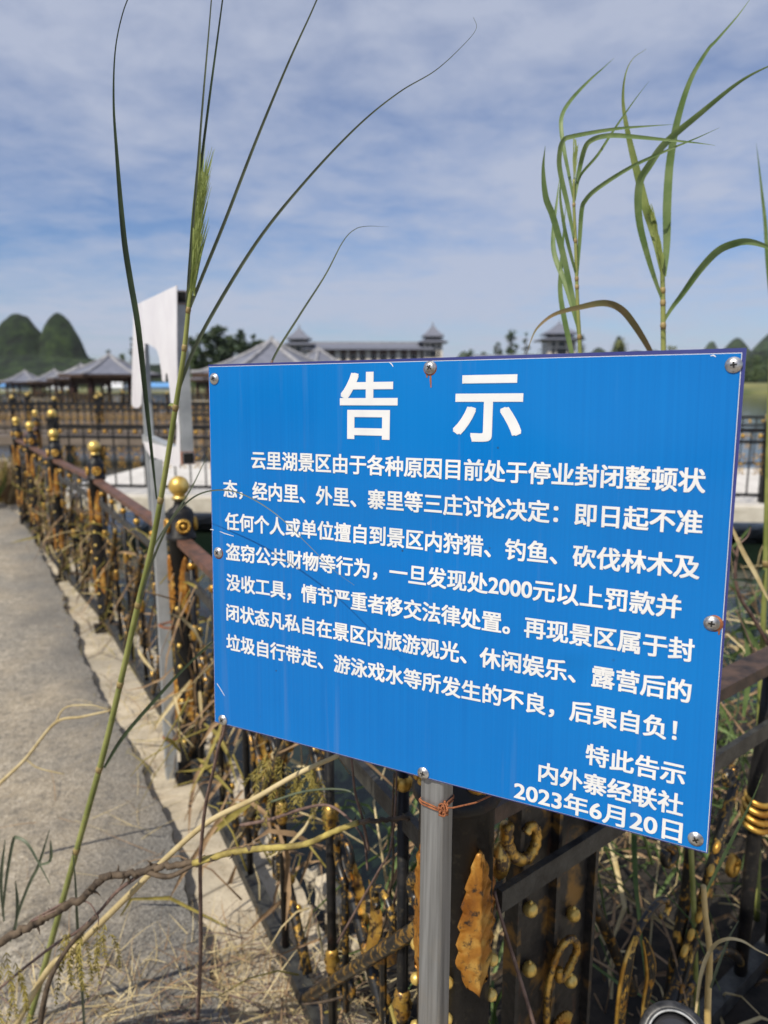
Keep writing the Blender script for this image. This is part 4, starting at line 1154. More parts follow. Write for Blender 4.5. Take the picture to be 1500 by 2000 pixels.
for i in range(nb + 1):
    x = hx0 + (hx1 - hx0) * i / nb
    mb = MB(); mb.box((x, hd + 0.75, zev / 2 - 0.4), (0.75 if i % 3 else 1.3, 0.7, zev - 0.6)); mb.build('pilaster', M['wall_cream'], hotel)
    if i < nb:
        for fl in range(4):
            z = zev - 2.2 - fl * 2.9
            mb = MB(); mb.box((x + (hx1 - hx0) / nb / 2, hd + 0.99, z), (1.35, 0.12, 1.5)); w_ = mb.build('window', M['wall_cream'], hotel)
            mb = MB()
            for sg in (-1, 1): mb.box((x + (hx1 - hx0) / nb / 2 + sg * 0.32, hd + 0.92, z), (0.56, 0.06, 1.3))
            mb.build('pane', M['window_glass'], w_)
for fl in range(3):
    mb = MB(); mb.box(((hx0 + hx1) / 2, hd + 0.93, zev - 3.5 - fl * 2.9), (2 * hwid, 0.2, 0.5)); mb.build('floor_band', M['wall_cream'], hotel)
def tower(root, cx, cy, wpx, apx_y, d, scale=1.0):
    k = d / F_PX; e = Vector((0, 0, 1)); c = Vector((cx, cy, 0))
    za = W(750, apx_y, d).z; w = wpx * k
    z = lambda dy: za - dy * k
    mb = MB(); mb.box((cx, cy, z(52) / 2 + z(80) * 0), (w * 0.86, w * 0.86, z(36))); 
    body = MB(); zt_ = z(36); body.box((cx, cy, zt_ / 2 - 0.2), (w * 0.86, w * 0.86, zt_ + 0.4)); o = body.build('tower', M['wall_cream'], root)
    mb = MB(); hip_roof(mb, c, ex, ey, w * 0.66, w * 0.66, z(33), z(24), w * 0.30); mb.build('tower_eave', M['roof_tile'], o)
    mb = MB(); mb.box((cx, cy, (z(27) + z(21)) / 2), (w * 0.56, w * 0.56, z(21) - z(27) + 0.02)); mb.build('lantern', M['wall_cream'], o)
    mb = MB(); hip_roof(mb, c, ex, ey, w * 0.50, w * 0.50, z(22), z(0), 0.05); mb.build('tower_roof', M['roof_tile'], o)
    mb = MB(); mb.lathe(c, [(0.22, z(0.5)), (0.10, z(-1)), (0.16, z(-2)), (0.02, z(-6))], 8); mb.build('finial', M['ridge'], o)
    mb = MB()
    for (zz, hh_, ws) in ((z(24), z(21.5) - z(26), w * 0.38), (z(42), z(37) - z(46), w * 0.20), (z(56), z(50) - z(62), w * 0.30)):
        hw_ = (w * 0.28 if zz > z(30) else w * 0.43) + 0.03
        for sg in ((0,) if zz > z(30) else (-1, 0, 1)):
            mb.box((cx + sg * w * 0.25, cy - hw_, zz), (ws if sg == 0 else w * 0.10, 0.08, hh_))
            mb.box((cx - hw_, cy + sg * w * 0.25, zz), (0.08, ws if sg == 0 else w * 0.10, hh_))
    mb.build('tower_window', M['window_glass'], o)
tower(hotel, W(846, 690, hd).x, hd + 2.6, 42, 632, hd)
tower(hotel, W(583, 690, hd).x, hd + 2.6, 46, 637, hd)
ht2 = thing('tower_building', 'cream tower block with two grey roof tiers behind the tall reeds', 'building', (W(1094, 690, 176).x, 176, -0.4))
tower(ht2, W(1094, 690, 176).x, 178, 62, 628, 176)
lx0, lx1 = W(905, 700, 150).x, W(1075, 700, 150).x
low = thing('low_hall', 'long low hall with flat grey roof showing just above the notice', 'building', ((lx0 + lx1) / 2, 150, -0.4))
mb = MB(); mb.box(((lx0 + lx1) / 2, 156, 2.2), (lx1 - lx0, 9, 5.4)); mb.build('wall', M['wall_cream'], low)
mb = MB(); hip_roof(mb, Vector(((lx0 + lx1) / 2, 156, 0)), ex, ey, (lx1 - lx0) / 2 + 1, 6, 5.0, W(1000, 690, 150).z, (lx1 - lx0) / 2 - 3); mb.build('roof', M['roof_tile'], low)
for i in range(9):
    x = lx0 + (lx1 - lx0) * (i + .5) / 9
    mb = MB(); mb.box((x, 151.45, 2.6), (1.4, 0.14, 1.7)); mb.build('window', M['window_glass'], low)
# sheds at the far shore
def shed(x0, x1, y0, y1, d, m, label, cat='shed'):
    a = W(x0, y1, d); b = W(x1, y0, d); zt = W(x0, y0, d).z; z0 = -0.4
    r = thing('shed', label, cat, ((a.x + b.x) / 2, d, z0))
    mb = MB(); mb.box(((a.x + b.x) / 2, d + 3, (W(x0, y1, d).z + z0) / 2), (b.x - a.x, 6, W(x0, y1, d).z - z0)); mb.build('wall', M['shed_white'], r)
    mb = MB(); hip_roof(mb, Vector(((a.x + b.x) / 2, d + 3, 0)), ex, ey, (b.x - a.x) / 2 + .4, 3.6, W(x0, y1, d).z, zt, (b.x - a.x) / 2 - .2); mb.build('roof', M[m], r)
shed(255, 345, 747, 755, 205, 'shed_blue', 'long shed with bright blue roof on the far shore behind the torn board')
shed(204, 238, 746, 756, 200, 'shed_white', 'white shed between the columns of the largest pavilion')
shed(95, 132, 750, 758, 200, 'shed_white', 'white shed seen beneath the small pavilions')
shed(0, 36, 744, 754, 210, 'shed_blue', 'pale blue shed at the left edge of the view')

# ================================================================ TREES
def tree(x, ytop, d, wpx, label, kind='tree_dark', shape='round', base_z=-0.3, n=420, seed=0, name='tree', group='trees on the far shore'):
    rnd = random.Random(seed); k = d / F_PX
    p = W(x, ytop, d); c = Vector((p.x, d, base_z)); h = p.z - base_z; w = wpx * k / 2
    root = thing(name, label, 'tree', c, group)
    mb = MB(); mb.tube([c, c + Vector((0.02 * h * rnd.uniform(-1, 1), 0, h * 0.5)), c + Vector((0.03 * h * rnd.uniform(-1, 1), 0, h * 0.92))], [h * 0.022, h * 0.015, h * 0.004], 7)
    for i in range(7):
        a = rnd.uniform(0, 6.28); z = h * rnd.uniform(0.35, 0.8)
        mb.tube([c + ez * z, c + Vector((math.cos(a) * w * 0.7, math.sin(a) * w * 0.7, z + h * 0.12))], [h * 0.009, h * 0.002], 5)
    mb.build('trunk', M['bark'], root)
    mb = MB()
    clumps = []
    for i in range(22):
        t = rnd.random()
        if shape == 'cone': r = w * (1 - t) * rnd.uniform(0.3, 1.0); z = h * (0.18 + 0.8 * t)
        elif shape == 'tall': r = w * rnd.uniform(0.1, 0.8) * (0.5 + 0.5 * math.sin(math.pi * t)); z = h * (0.35 + 0.6 * t)
        else: r = w * rnd.uniform(0.1, 0.85) * math.sqrt(max(0.05, 1 - (2 * t - 1) ** 2)); z = h * (0.22 + 0.72 * t)
        a = rnd.uniform(0, 6.28)
        clumps.append((c + Vector((r * math.cos(a), r * math.sin(a), z)), (w * 0.34 if shape != 'cone' else w * 0.28 * (1.25 - t)) * rnd.uniform(0.7, 1.25)))
    clumps.append((c + ez * h * 0.94, w * 0.22))
    for i in range(n):
        cc, r = clumps[i % len(clumps)]
        d_ = Vector((rnd.gauss(0, 1), rnd.gauss(0, 1), rnd.gauss(0, 0.8)))
        q = cc + d_.normalized() * r * rnd.uniform(0.3, 1.08)
        s = 0.24 * r + 0.14 * h / 10 * rnd.uniform(0.5, 1.3)
        u = Vector((rnd.gauss(0, 1), rnd.gauss(0, 1), rnd.gauss(0, .6))).normalized(); v = u.orthogonal().normalized()
        mb.add([q - u * s - v * s * .35, q + u * s * .2 - v * s * .5, q + u * s + v * s * .15, q - u * s * .1 + v * s * .55], [(0, 1, 2, 3)])
    mb.build('crown', M[kind], root)
for i, (x, yt, d, w, kd, sh) in enumerate([
    (372, 655, 150, 44, 'tree_dark', 'tall'), (398, 646, 150, 50, 'tree_dark', 'tall'), (424, 632, 150, 52, 'tree_dark', 'tall'), (448, 652, 155, 50, 'tree_mid', 'round'),
    (470, 640, 150, 54, 'tree_dark', 'tall'), (494, 650, 152, 48, 'tree_dark', 'tall'), (512, 662, 158, 40, 'tree_mid', 'round'), (384, 680, 140, 60, 'tree_mid', 'round'), (436, 682, 142, 66, 'tree_dark', 'round'), (488, 686, 144, 60, 'tree_mid', 'round')]):
    tree(x, yt, d, w, ['tall dark tree in the clump between the torn board and the hotel', 'lower bushy tree in the clump between the torn board and the hotel'][1 if sh == 'round' else 0], kd, sh, seed=20 + i, n=1100, group='dark trees left of the hotel')
tree(211, 680, 170, 20, 'small round tree peeping over the roof of the largest pavilion', 'tree_dark', 'round', seed=40)
tree(256, 656, 150, 26, 'slim dark conifer against the left edge of the torn board', 'tree_dark', 'cone', seed=41, n=600)
tree(238, 690, 160, 26, 'small dark tree between the largest pavilion and the torn board', 'tree_mid', 'round', seed=42)
tree(1000, 643, 160, 36, 'tallest dark tree between the hotel and the reeds', 'tree_dark', 'tall', seed=43, n=500)
tree(1028, 646, 165, 18, 'slender tree right of the tallest dark tree', 'tree_dark', 'tall', seed=44)
tree(972, 664, 165, 26, 'short tree left of the tallest dark tree', 'tree_dark', 'round', seed=45)
tree(918, 682, 190, 34, 'low tree just right of the hotel tower', 'tree_dark', 'round', seed=46)
tree(945, 684, 190, 28, 'low bushy tree left of the short dark tree', 'tree_mid', 'round', seed=47)
tree(1054, 678, 150, 20, 'low tree at the left foot of the cream tower', 'tree_dark', 'round', seed=48)
tree(1138, 650, 172, 30, 'dark tree at the right foot of the cream tower', 'tree_dark', 'round', seed=49)
tree(1212, 664, 130, 56, 'olive round tree in front of the pointed blue hill', 'tree_olive', 'round', seed=50, n=520)
tree(1312, 672, 110, 50, 'thin-leaved olive tree right of the pointed hill', 'tree_olive', 'round', seed=51, n=150)
for i, (x, yt, d, w, kd) in enumerate([(1440, 705, 260, 40, 'tree_mid'), (1462, 700, 262, 44, 'tree_dark'), (1484, 694, 258, 46, 'tree_mid'), (1506, 690, 262, 50, 'tree_dark'), (1452, 718, 240, 40, 'tree_dark'), (1476, 716, 236, 44, 'tree_mid'), (1500, 712, 238, 46, 'tree_dark'), (1530, 700, 240, 60, 'tree_mid'), (1412, 712, 250, 46, 'tree_dark')]):
    tree(x, yt, d, w, 'dark bushy tree on the far shore right of the notice', kd, 'round', base_z=1.5, seed=60 + i, n=420, group='trees on the shore right of the notice')
for i in range(26):
    x = -60 + i * 24 + 8 * math.sin(i * 3.1); 
    if 350 < x < 520: continue
    tree(x, 741 + 3.5 * math.sin(i * 1.7), 215 + 9 * math.sin(i * 2.3), 34, 'low green shrub along the far shore behind the pavilions', 'tree_mid' if i % 2 else 'tree_olive', 'round', seed=90 + i, n=130, name='shrub', group='shrubs on the far shore')

# ================================================================ REEDS
def path3(pts, n=8): return [W(*p) for p in spline(pts, n)]
def stem(root, pts, px0, px1, m='reed_stem', nodes=(), name='stem', n=8):
    P_ = path3(pts, n); k = len(P_); d0 = pts[0][2]; d1 = pts[-1][2]
    r = [((px0 + (px1 - px0) * i / (k - 1)) / 2) * (d0 + (d1 - d0) * i / (k - 1)) / F_PX for i in range(k)]
    mb = MB(); mb.tube(P_, r, 9); o = mb.build(name, M[m], root)
    if nodes:
        for (x, y) in nodes:
            mb = MB()
            i = min(range(k), key=lambda j: abs((1000 - F_PX * ((P_[j] - C0).dot(UP)) / ((P_[j] - C0).dot(FW))) - y))
            t = (P_[min(i + 1, k - 1)] - P_[max(i - 1, 0)]).normalized()
            rr = r[i]
            mb.lathe(P_[i], [(rr, -rr * 1.6), (rr * 1.12, -rr * .5), (rr * 1.2, 0), (rr * 1.08, rr * .5), (rr * 1.0, rr * 1.2)], 10, t)
            mb.build('stem_node', M['stem_node'], o)
    return o
def leaf(root, pts, wpx, m='reed_leaf', tmax=0.35, base=0.35, roll=0.0, tip=0.04, name='leaf', n=8, twist=0.0, fold=0.18, pw=1.0):
    P_ = path3(pts, n); k = len(P_)
    L = [0.0]
    for a, b in zip(P_[:-1], P_[1:]): L.append(L[-1] + (b - a).length)
    ws = []
    for i in range(k):
        t = L[i] / L[-1]
        f = base + (1 - base) * math.sin(math.pi / 2 * min(1, t / tmax)) if t < tmax else tip + (1 - tip) * (math.cos(math.pi / 2 * (t - tmax) / (1 - tmax))) ** pw
        ws.append((0.66 if m in ('reed_grey', 'reed_dark') else 0.78) * wpx * f * (P_[i] - C0).dot(FW) / F_PX)
    rl = [roll + twist * L[i] / L[-1] for i in range(k)]
    mb = MB(); mb.ribbon(P_, ws, None, rl, fold)
    return mb.build(name, M[m], root)
# --- left reed, rooted in the verge beside the road and leaning in front of the notice
gb = G(28, 2075)
r1 = thing('reed_plant', 'tall green reed with wispy seed head leaning across the left edge of the notice', 'reed', (gb.x, gb.y, 0), 'tall reeds round the notice')
d_ = gb.y
stem(r1, [(28, 2075, d_), (60, 1985, 1.44), (100, 1840, 1.38), (150, 1660, 1.31), (200, 1480, 1.25), (235, 1335, 1.20), (270, 1180, 1.15), (295, 1075, 1.11), (320, 940, 1.07), (343, 795, 1.04), (359, 690, 1.02), (368, 605, 1.01), (374, 560, 1.01), (379, 500, 1.01)], 15, 7, nodes=((148, 1660), (203, 1500), (237, 1335), (273, 1180), (310, 970), (343, 797), (358, 680), (368, 607)))
leaf(r1, [(306, 975, 1.08), (285, 780, 1.04), (270, 640, 1.01), (255, 550, 1.0), (244, 480, .99), (236, 400, .98), (228, 300, .97), (222, 200, .96), (225, 100, .95), (240, 25, .94), (262, -30, .93)], 17, 'reed_dark', 0.48, 0.25, tip=0.18, pw=2.6)
leaf(r1, [(342, 797, 1.04), (356, 740, 1.03), (400, 640, 1.0), (500, 475, .97), (600, 350, .95), (700, 245, .93), (780, 180, .92), (850, 138, .91), (905, 88, .90), (930, 56, .90), (925, 34, .90)], 11, 'reed_grey', 0.12, 0.8, tip=0.10, pw=1.2)
leaf(r1, [(369, 606, 1.01), (395, 540, 1.0), (440, 430, .98), (500, 275, .96), (560, 130, .94), (610, 20, .93), (635, -40, .92)], 10, 'reed_grey', 0.12, 0.8, tip=0.35)
leaf(r1, [(362, 660, 1.02), (370, 520, 1.0), (382, 380, .98), (396, 200, .96), (408, 60, .95), (416, -40, .94)], 8, 'reed_grey', 0.2, 0.8, tip=0.4)
leaf(r1, [(372, 600, 1.01), (378, 480, 1.0), (392, 330, .99), (408, 200, .97), (424, 80, .96), (440, -40, .94)], 9, 'reed_dark', 0.2, 0.6, tip=0.4)
leaf(r1, [(272, 1178, 1.15), (300, 1090, 1.05), (336, 1015, .95), (380, 970, .86), (430, 957, .80), (480, 968, .755), (540, 1005, .725), (600, 1062, .705), (650, 1112, .69), (692, 1143, .68)], 7, 'reed_grey', 0.12, 0.8, tip=0.12)
leaf(r1, [(203, 1500, 1.25), (240, 1440, 1.21), (300, 1370, 1.15), (360, 1305, 1.08), (420, 1250, 1.0), (470, 1215, .95)], 11, 'reed_dark', 0.2, 0.7, tip=0.2)
leaf(r1, [(344, 795, 1.04), (335, 790, 1.04), (328, 792, 1.04)], 9, 'seed', 0.3, 0.9)
leaf(r1, [(295, 1075, 1.11), (330, 1020, 1.12), (370, 960, 1.13), (400, 900, 1.14), (415, 870, 1.14)], 6, 'reed_grey', 0.2, 0.7)
rnd = random.Random(3)
leaf(r1, [(370, 600, 1.01), (374, 540, 1.005), (379, 460, 1.0), (382, 390, 1.0), (383, 335, 1.0)], 19, 'seed', 0.5, 0.5, name='seed_sheath', fold=0.6)
mb = MB()
for i in range(170):
    t = rnd.random(); x0 = 374 + 10 * t + rnd.uniform(-3, 7); y0 = 580 - 180 * t
    ln = rnd.uniform(70, 130); dx = rnd.uniform(0.02, 0.24) * ln
    mb.ribbon(path3([(x0, y0, 1.0), (x0 + dx * .5, y0 - ln * .5, 1.0 + rnd.uniform(-.02, .02)), (x0 + dx * 1.1, y0 - ln, 1.0 + rnd.uniform(-.04, .04))], 4), [0.0022, 0.0022, 0.0020, 0.0018, 0.0016, 0.0013, 0.0010, 0.0007, 0.0003], None, 0, 0.1)
mb.build('seed_head', M['seed'], r1)

# --- reed behind the middle of the notice
def foot(x, d): p = W(x, 1000, d); return Vector((p.x, p.y, -0.35))
r2 = thing('reed_plant', 'slender pale green reed with many crossing leaves, left one behind the notice', 'reed', foot(1090, 1.28), 'tall reeds round the notice')
stem(r2, [(1085, 2600, 1.30), (1095, 1900, 1.28), (1112, 1500, 1.25), (1132, 1200, 1.22), (1138, 900, 1.21), (1133, 690, 1.20), (1128, 590, 1.2), (1124, 470, 1.2), (1121, 400, 1.2), (1121, 350, 1.2)], 11, 4.5, nodes=((1133, 655), (1127, 545), (1126, 565), (1123, 472), (1121, 398)))
D = 1.2
leaf(r2, [(1134, 690, D), (1128, 630, D), (1116, 570, D), (1098, 490, 1.19), (1080, 423, 1.18), (1066, 385, 1.17), (1061, 330, 1.16), (1065, 285, 1.15)], 16, 'reed_leaf', 0.72, 0.4, twist=0.4)
leaf(r2, [(1127, 543, D), (1132, 470, D), (1136, 412, 1.19), (1143, 392, 1.18), (1167, 368, 1.16), (1233, 326, 1.12), (1307, 292, 1.08), (1360, 270, 1.06), (1406, 249, 1.04)], 11, 'reed_leaf', 0.35, 0.5)
leaf(r2, [(1122, 471, D), (1110, 407, D), (1094, 335, 1.19), (1093, 300, 1.18), (1100, 275, 1.17), (1120, 266, 1.16), (1200, 252, 1.12), (1270, 246, 1.08), (1316, 243, 1.06)], 12, 'reed_leaf', 0.3, 0.5)
leaf(r2, [(1122, 398, D), (1110, 335, D), (1103, 300, D), (1096, 250, 1.21), (1099, 222, 1.22), (1117, 193, 1.23), (1150, 158, 1.24), (1178, 133, 1.25), (1200, 113, 1.25)], 10, 'reed_leaf', 0.45, 0.5)
leaf(r2, [(1122, 392, D), (1132, 330, D), (1143, 288, 1.18), (1157, 273, 1.17), (1180, 266, 1.15), (1213, 265, 1.13), (1300, 273, 1.08), (1360, 279, 1.05), (1397, 284, 1.03)], 12, 'reed_leaf', 0.28, 0.5)
leaf(r2, [(1128, 360, D), (1137, 338, 1.19), (1167, 303, 1.17), (1193, 263, 1.16), (1220, 223, 1.15), (1245, 188, 1.14), (1268, 158, 1.13)], 7, 'reed_leaf', 0.2, 0.6)
leaf(r2, [(1132, 650, D), (1118, 600, 1.21), (1105, 556, 1.22), (1083, 497, 1.24), (1081, 450, 1.25), (1088, 390, 1.26), (1094, 340, 1.27)], 13, 'reed_leaf', 0.35, 0.5)
leaf(r2, [(1119, 700, 1.23), (1108, 650, 1.23), (1098, 600, 1.23), (1094, 555, 1.23), (1099, 480, 1.23), (1105, 400, 1.23)], 13, 'reed_leaf', 0.2, 0.7)
leaf(r2, [(1126, 540, D), (1108, 470, 1.18), (1100, 430, 1.17), (1094, 380, 1.16), (1098, 330, 1.15)], 9, 'reed_leaf', 0.4, 0.5)
mb = MB()
for i in range(22):
    t = rnd.random(); mb.ribbon(path3([(1121, 368 - 40 * t, D), (1121 + rnd.uniform(-3, 5), 340 - 50 * t, D), (1122 + rnd.uniform(-3, 8), 310 - 45 * t, D)], 3), [0.0012] * 6 + [0.0004], None, 0, 0.1)
mb.build('seed_head', M['seed'], r2)

# --- reed at the right
r3 = thing('reed_plant', 'sturdy green reed with broad blades and a swollen sheath, right one behind the notice', 'reed', foot(1305, 1.32), 'tall reeds round the notice')
D = 1.3
stem(r3, [(1372, 2600, 1.40), (1356, 1800, 1.38), (1330, 1400, 1.34), (1312, 1200, 1.32), (1300, 900, 1.31), (1296, 690, D), (1295, 600, D), (1294, 540, D), (1293, 500, D)], 12, 8, nodes=((1295, 632), (1294, 592), (1293, 564)))
leaf(r3, [(1295, 630, D), (1312, 602, 1.29), (1334, 573, 1.27), (1367, 527, 1.24), (1400, 492, 1.21), (1430, 477, 1.18), (1462, 472, 1.15), (1500, 483, 1.12), (1540, 506, 1.10)], 19, 'reed_leaf', 0.6, 0.35, twist=0.5)
leaf(r3, [(1296, 592, D), (1280, 548, 1.29), (1265, 500, 1.28), (1250, 440, 1.27), (1246, 390, 1.26), (1251, 352, 1.25), (1266, 326, 1.24), (1300, 279, 1.22), (1367, 222, 1.18), (1443, 161, 1.14), (1500, 130, 1.11), (1540, 117, 1.09)], 19, 'reed_leaf', 0.5, 0.3, twist=0.6)
leaf(r3, [(1297, 540, D), (1302, 480, D), (1303, 397, 1.29), (1309, 313, 1.28), (1324, 232, 1.26), (1349, 155, 1.24), (1382, 98, 1.22), (1400, 78, 1.21), (1440, 32, 1.19), (1468, -6, 1.18)], 20, 'reed_leaf', 0.28, 0.5, twist=-0.4)
leaf(r3, [(1293, 530, D), (1283, 480, D), (1272, 440, D), (1262, 408, 1.29), (1247, 347, 1.29), (1227, 263, 1.28), (1217, 200, 1.27), (1221, 148, 1.26), (1236, 115, 1.26), (1262, 96, 1.25)], 19, 'seed', 0.3, 0.55, name='seed_sheath', fold=0.6, pw=1.5)
mb = MB()
for i in range(60):
    t = rnd.random(); x0 = 1294 - 18 * t; y0 = 525 - 85 * t
    mb.ribbon(path3([(x0, y0, D - .01), (x0 - 2 + rnd.uniform(-4, 5), y0 - 22, D - .01), (x0 - 8 + rnd.uniform(-5, 6), y0 - 44, D - .01)], 3), [0.0022] * 4 + [0.0016] * 2 + [0.0004], None, rnd.uniform(-1, 1), 0.1)
mb.build('seed_head', M['seed'], r3)
leaf(r3, [(1285, 720, 1.28), (1268, 682, 1.26), (1240, 636, 1.23), (1213, 604, 1.2), (1180, 592, 1.18), (1133, 600, 1.16), (1083, 614, 1.14), (1050, 640, 1.13), (1036, 668, 1.12), (1030, 690, 1.12)], 17, 'reed_brown', 0.4, 0.5, twist=0.4)
# --- reed at the right edge of the picture
r4 = thing('reed_plant', 'green reed at the right edge of the view, behind the iron fence', 'reed', foot(1500, 1.75), 'tall reeds round the notice')
stem(r4, [(1478, 1800, 1.76), (1484, 1400, 1.75), (1490, 1240, 1.75), (1495, 1100, 1.74), (1500, 900, 1.73), (1506, 700, 1.72)], 13, 9, nodes=((1489, 1275), (1494, 1110)))
leaf(r4, [(1512, 640, 1.72), (1500, 520, 1.7), (1495, 440, 1.69), (1488, 375, 1.68), (1482, 320, 1.67), (1477, 280, 1.66)], 10, 'reed_leaf', 0.3, 0.7)
leaf(r4, [(1489, 1275, 1.75), (1470, 1250, 1.74), (1448, 1210, 1.73), (1430, 1190, 1.72)], 12, 'reed_leaf', 0.3, 0.6)
leaf(r4, [(1494, 1110, 1.74), (1476, 1135, 1.7), (1455, 1133, 1.66), (1425, 1132, 1.62)], 14, 'reed_dark', 0.4, 0.5)
leaf(r4, [(1452, 1400, 1.8), (1462, 1320, 1.78), (1458, 1250, 1.76), (1450, 1200, 1.75)], 14, 'reed_leaf', 0.4, 0.5)

# ================================================================ TWIGS, STALKS, WEEDS
def twig(name, label, cat, pts, px0, px1, m, base=None, thorn=0, group=None, n=8, rough=0.0, side=()):
    P_ = path3(pts, n); k = len(P_)
    rn = random.Random(len(label) * 7 + int(pts[0][0]))
    r = [max(0.0006, (px0 + (px1 - px0) * i / (k - 1)) / 2 * (P_[i] - C0).dot(FW) / F_PX * (1 + rough * rn.uniform(-1, 1))) for i in range(k)]
    if rough: P_ = [p + Vector((rn.uniform(-1, 1), rn.uniform(-1, 1), rn.uniform(-1, 1))) * r[i] * 0.5 for i, p in enumerate(P_)]
    b = P_[0] if base is None else base
    root = thing(name, label, cat, b, group)
    mb = MB(); mb.tube(P_, r, 8); st_ = mb.build('stem', M[m] if isinstance(m, str) else m, root)
    if thorn:
        mb = MB()
        for i in range(thorn):
            j = rn.randrange(2, k - 2); t = (P_[j + 1] - P_[j]).normalized(); o = Vector((rn.gauss(0, 1), rn.gauss(0, 1), rn.gauss(0, 1))); o = (o - t * o.dot(t)).normalized()
            mb.tube([P_[j] + o * r[j] * .7, P_[j] + o * (r[j] + 0.006) - t * .002, P_[j] + o * (r[j] + 0.012) - t * 0.006], [0.0028, 0.0016, 0.0002], 5)
        mb.build('thorn', M['twig'], root)
    for (pp, a, b_, mm) in side:
        S_ = path3(pp, 6); kk = len(S_)
        mb = MB(); mb.tube(S_, [max(0.0005, (a + (b_ - a) * i / (kk - 1)) / 2 * (S_[i] - C0).dot(FW) / F_PX) for i in range(kk)], 6); mb.build('side_twig', M[mm], root)
    return root, P_
tw, _ = twig('thorn_branch', 'thick brown thorny branch arching over the road at the lower left', 'branch',
     [(-330, 2300, 1.3), (-160, 1950, 1.2), (0, 1840, 1.10), (60, 1808, 1.10), (110, 1780, 1.10), (165, 1748, 1.09), (200, 1715, 1.09), (235, 1710, 1.09), (280, 1702, 1.09), (325, 1690, 1.09), (378, 1686, 1.09), (440, 1668, 1.08), (500, 1658, 1.07), (590, 1650, 1.05), (650, 1625, 1.04), (700, 1606, 1.03), (760, 1600, 1.02), (800, 1598, 1.02)],
     17, 9, 'twig', thorn=16, rough=0.035, side=(
     ([(285, 1702, 1.09), (330, 1712, 1.08), (380, 1688, 1.09)], 12, 8, 'twig'),
     ([(280, 1704, 1.09), (230, 1740, 1.1), (190, 1785, 1.12), (150, 1820, 1.13), (100, 1850, 1.15), (0, 1930, 1.2), (-60, 1990, 1.22)], 8, 5, 'twig_purple'),
     ([(190, 1790, 1.1), (150, 1830, 1.1), (120, 1870, 1.1), (95, 1920, 1.1), (80, 1990, 1.1), (72, 2060, 1.1)], 9, 12, 'twig'),
     ([(120, 1765, 1.1), (60, 1800, 1.1), (160, 1760, 1.09), (190, 1790, 1.08), (192, 1806, 1.08)], 4, 2, 'twig_purple')))
# the yellow half of the branch, a tube laid over the brown stem
mb = MB(); P_ = path3([(378, 1686, 1.088), (440, 1668, 1.078), (500, 1658, 1.068), (590, 1650, 1.048), (650, 1625, 1.038), (700, 1606, 1.028)], 8)
mb.tube(P_, [0.0056 - 0.001 * i / len(P_) + 0.0004 * math.sin(i * 2.3) for i in range(len(P_))], 8); mb.build('yellow_bark', M['twig_yellow'], tw)
twig('dry_stalk', 'straight yellow dry stalk crossing the thorny branch under the notice', 'stalk', [(0, 2060, 1.35), (90, 1900, 1.26), (150, 1848, 1.2), (260, 1740, 1.14), (300, 1700, 1.12), (400, 1610, 1.09), (500, 1558, 1.06), (580, 1512, 1.03), (660, 1476, 1.01)], 14, 9, 'dry_straw', group='dry stalks near the notice')
twig('dry_stalk', 'thin purplish stalk rising from the branch to the lower left screw of the notice', 'stalk', [(385, 2020, 1.5), (392, 1850, 1.25), (391, 1690, 1.09), (394, 1640, 1.06), (402, 1570, 1.02), (418, 1500, .97), (428, 1455, .95), (439, 1420, .925), (452, 1300, .925), (470, 1000, .935), (505, 800, .94), (532, 704, .945)], 8, 5, 'twig_purple', group='dry stalks near the notice')
gp = thing('grass_blade', 'single grey-green grass blade bending right above the top of the notice', 'grass', W(532, 704, .945), None)
leaf(gp, [(500, 800, .94), (532, 704, .945), (585, 616, .95), (635, 538, .96), (668, 475, .97), (690, 450, .975), (715, 442, .98), (760, 443, .99)], 7, 'reed_grey', 0.15, 0.8)
twig('dry_stalk', 'bent straw stalk lying over the road at the left edge', 'stalk', [(-60, 1590, 1.9), (0, 1530, 1.9), (50, 1482, 1.9), (108, 1412, 1.88), (160, 1400, 1.86), (215, 1388, 1.85)], 8, 4, 'dry_straw', group='dry stalks near the notice', side=(([(108, 1412, 1.88), (128, 1382, 1.87), (175, 1377, 1.86), (212, 1386, 1.86)], 4, 2, 'dry_straw'), ([(50, 1482, 1.9), (75, 1500, 1.9), (125, 1512, 1.9)], 4, 2, 'dry_straw')))
twig('dry_stalk', 'thin reddish stalk across the dark water left of the post', 'stalk', [(660, 1840, 1.2), (700, 1770, 1.15), (740, 1700, 1.1), (762, 1660, 1.08), (772, 1580, 1.06), (775, 1500, 1.05)], 5, 4, 'twig_purple', group='dry stalks near the notice')
twig('dry_stalk', 'long brown stalk beside the post, forking at the lower end', 'stalk', [(735, 1930, 1.3), (742, 1840, 1.22), (756, 1780, 1.18), (768, 1690, 1.12), (766, 1610, 1.08), (770, 1510, 1.05)], 6, 4, 'twig', group='dry stalks near the notice', side=(([(735, 1926, 1.3), (690, 1940, 1.29), (640, 1955, 1.28), (590, 1962, 1.28)], 8, 4, 'twig'), ([(735, 1926, 1.3), (760, 1960, 1.28), (775, 2010, 1.26)], 9, 9, 'twig_yellow'), ([(800, 1670, 1.1), (775, 1740, 1.14), (760, 1830, 1.18), (745, 1960, 1.22)], 6, 4, 'twig_purple')))
twig('dry_stalk', 'purplish stalk curving down from the bottom edge of the notice', 'stalk', [(720, 1660, 1.06), (708, 1600, 1.04), (694, 1550, 1.03), (688, 1495, 1.02), (684, 1470, 1.02)], 6, 4, 'twig_purple', group='dry stalks near the notice')
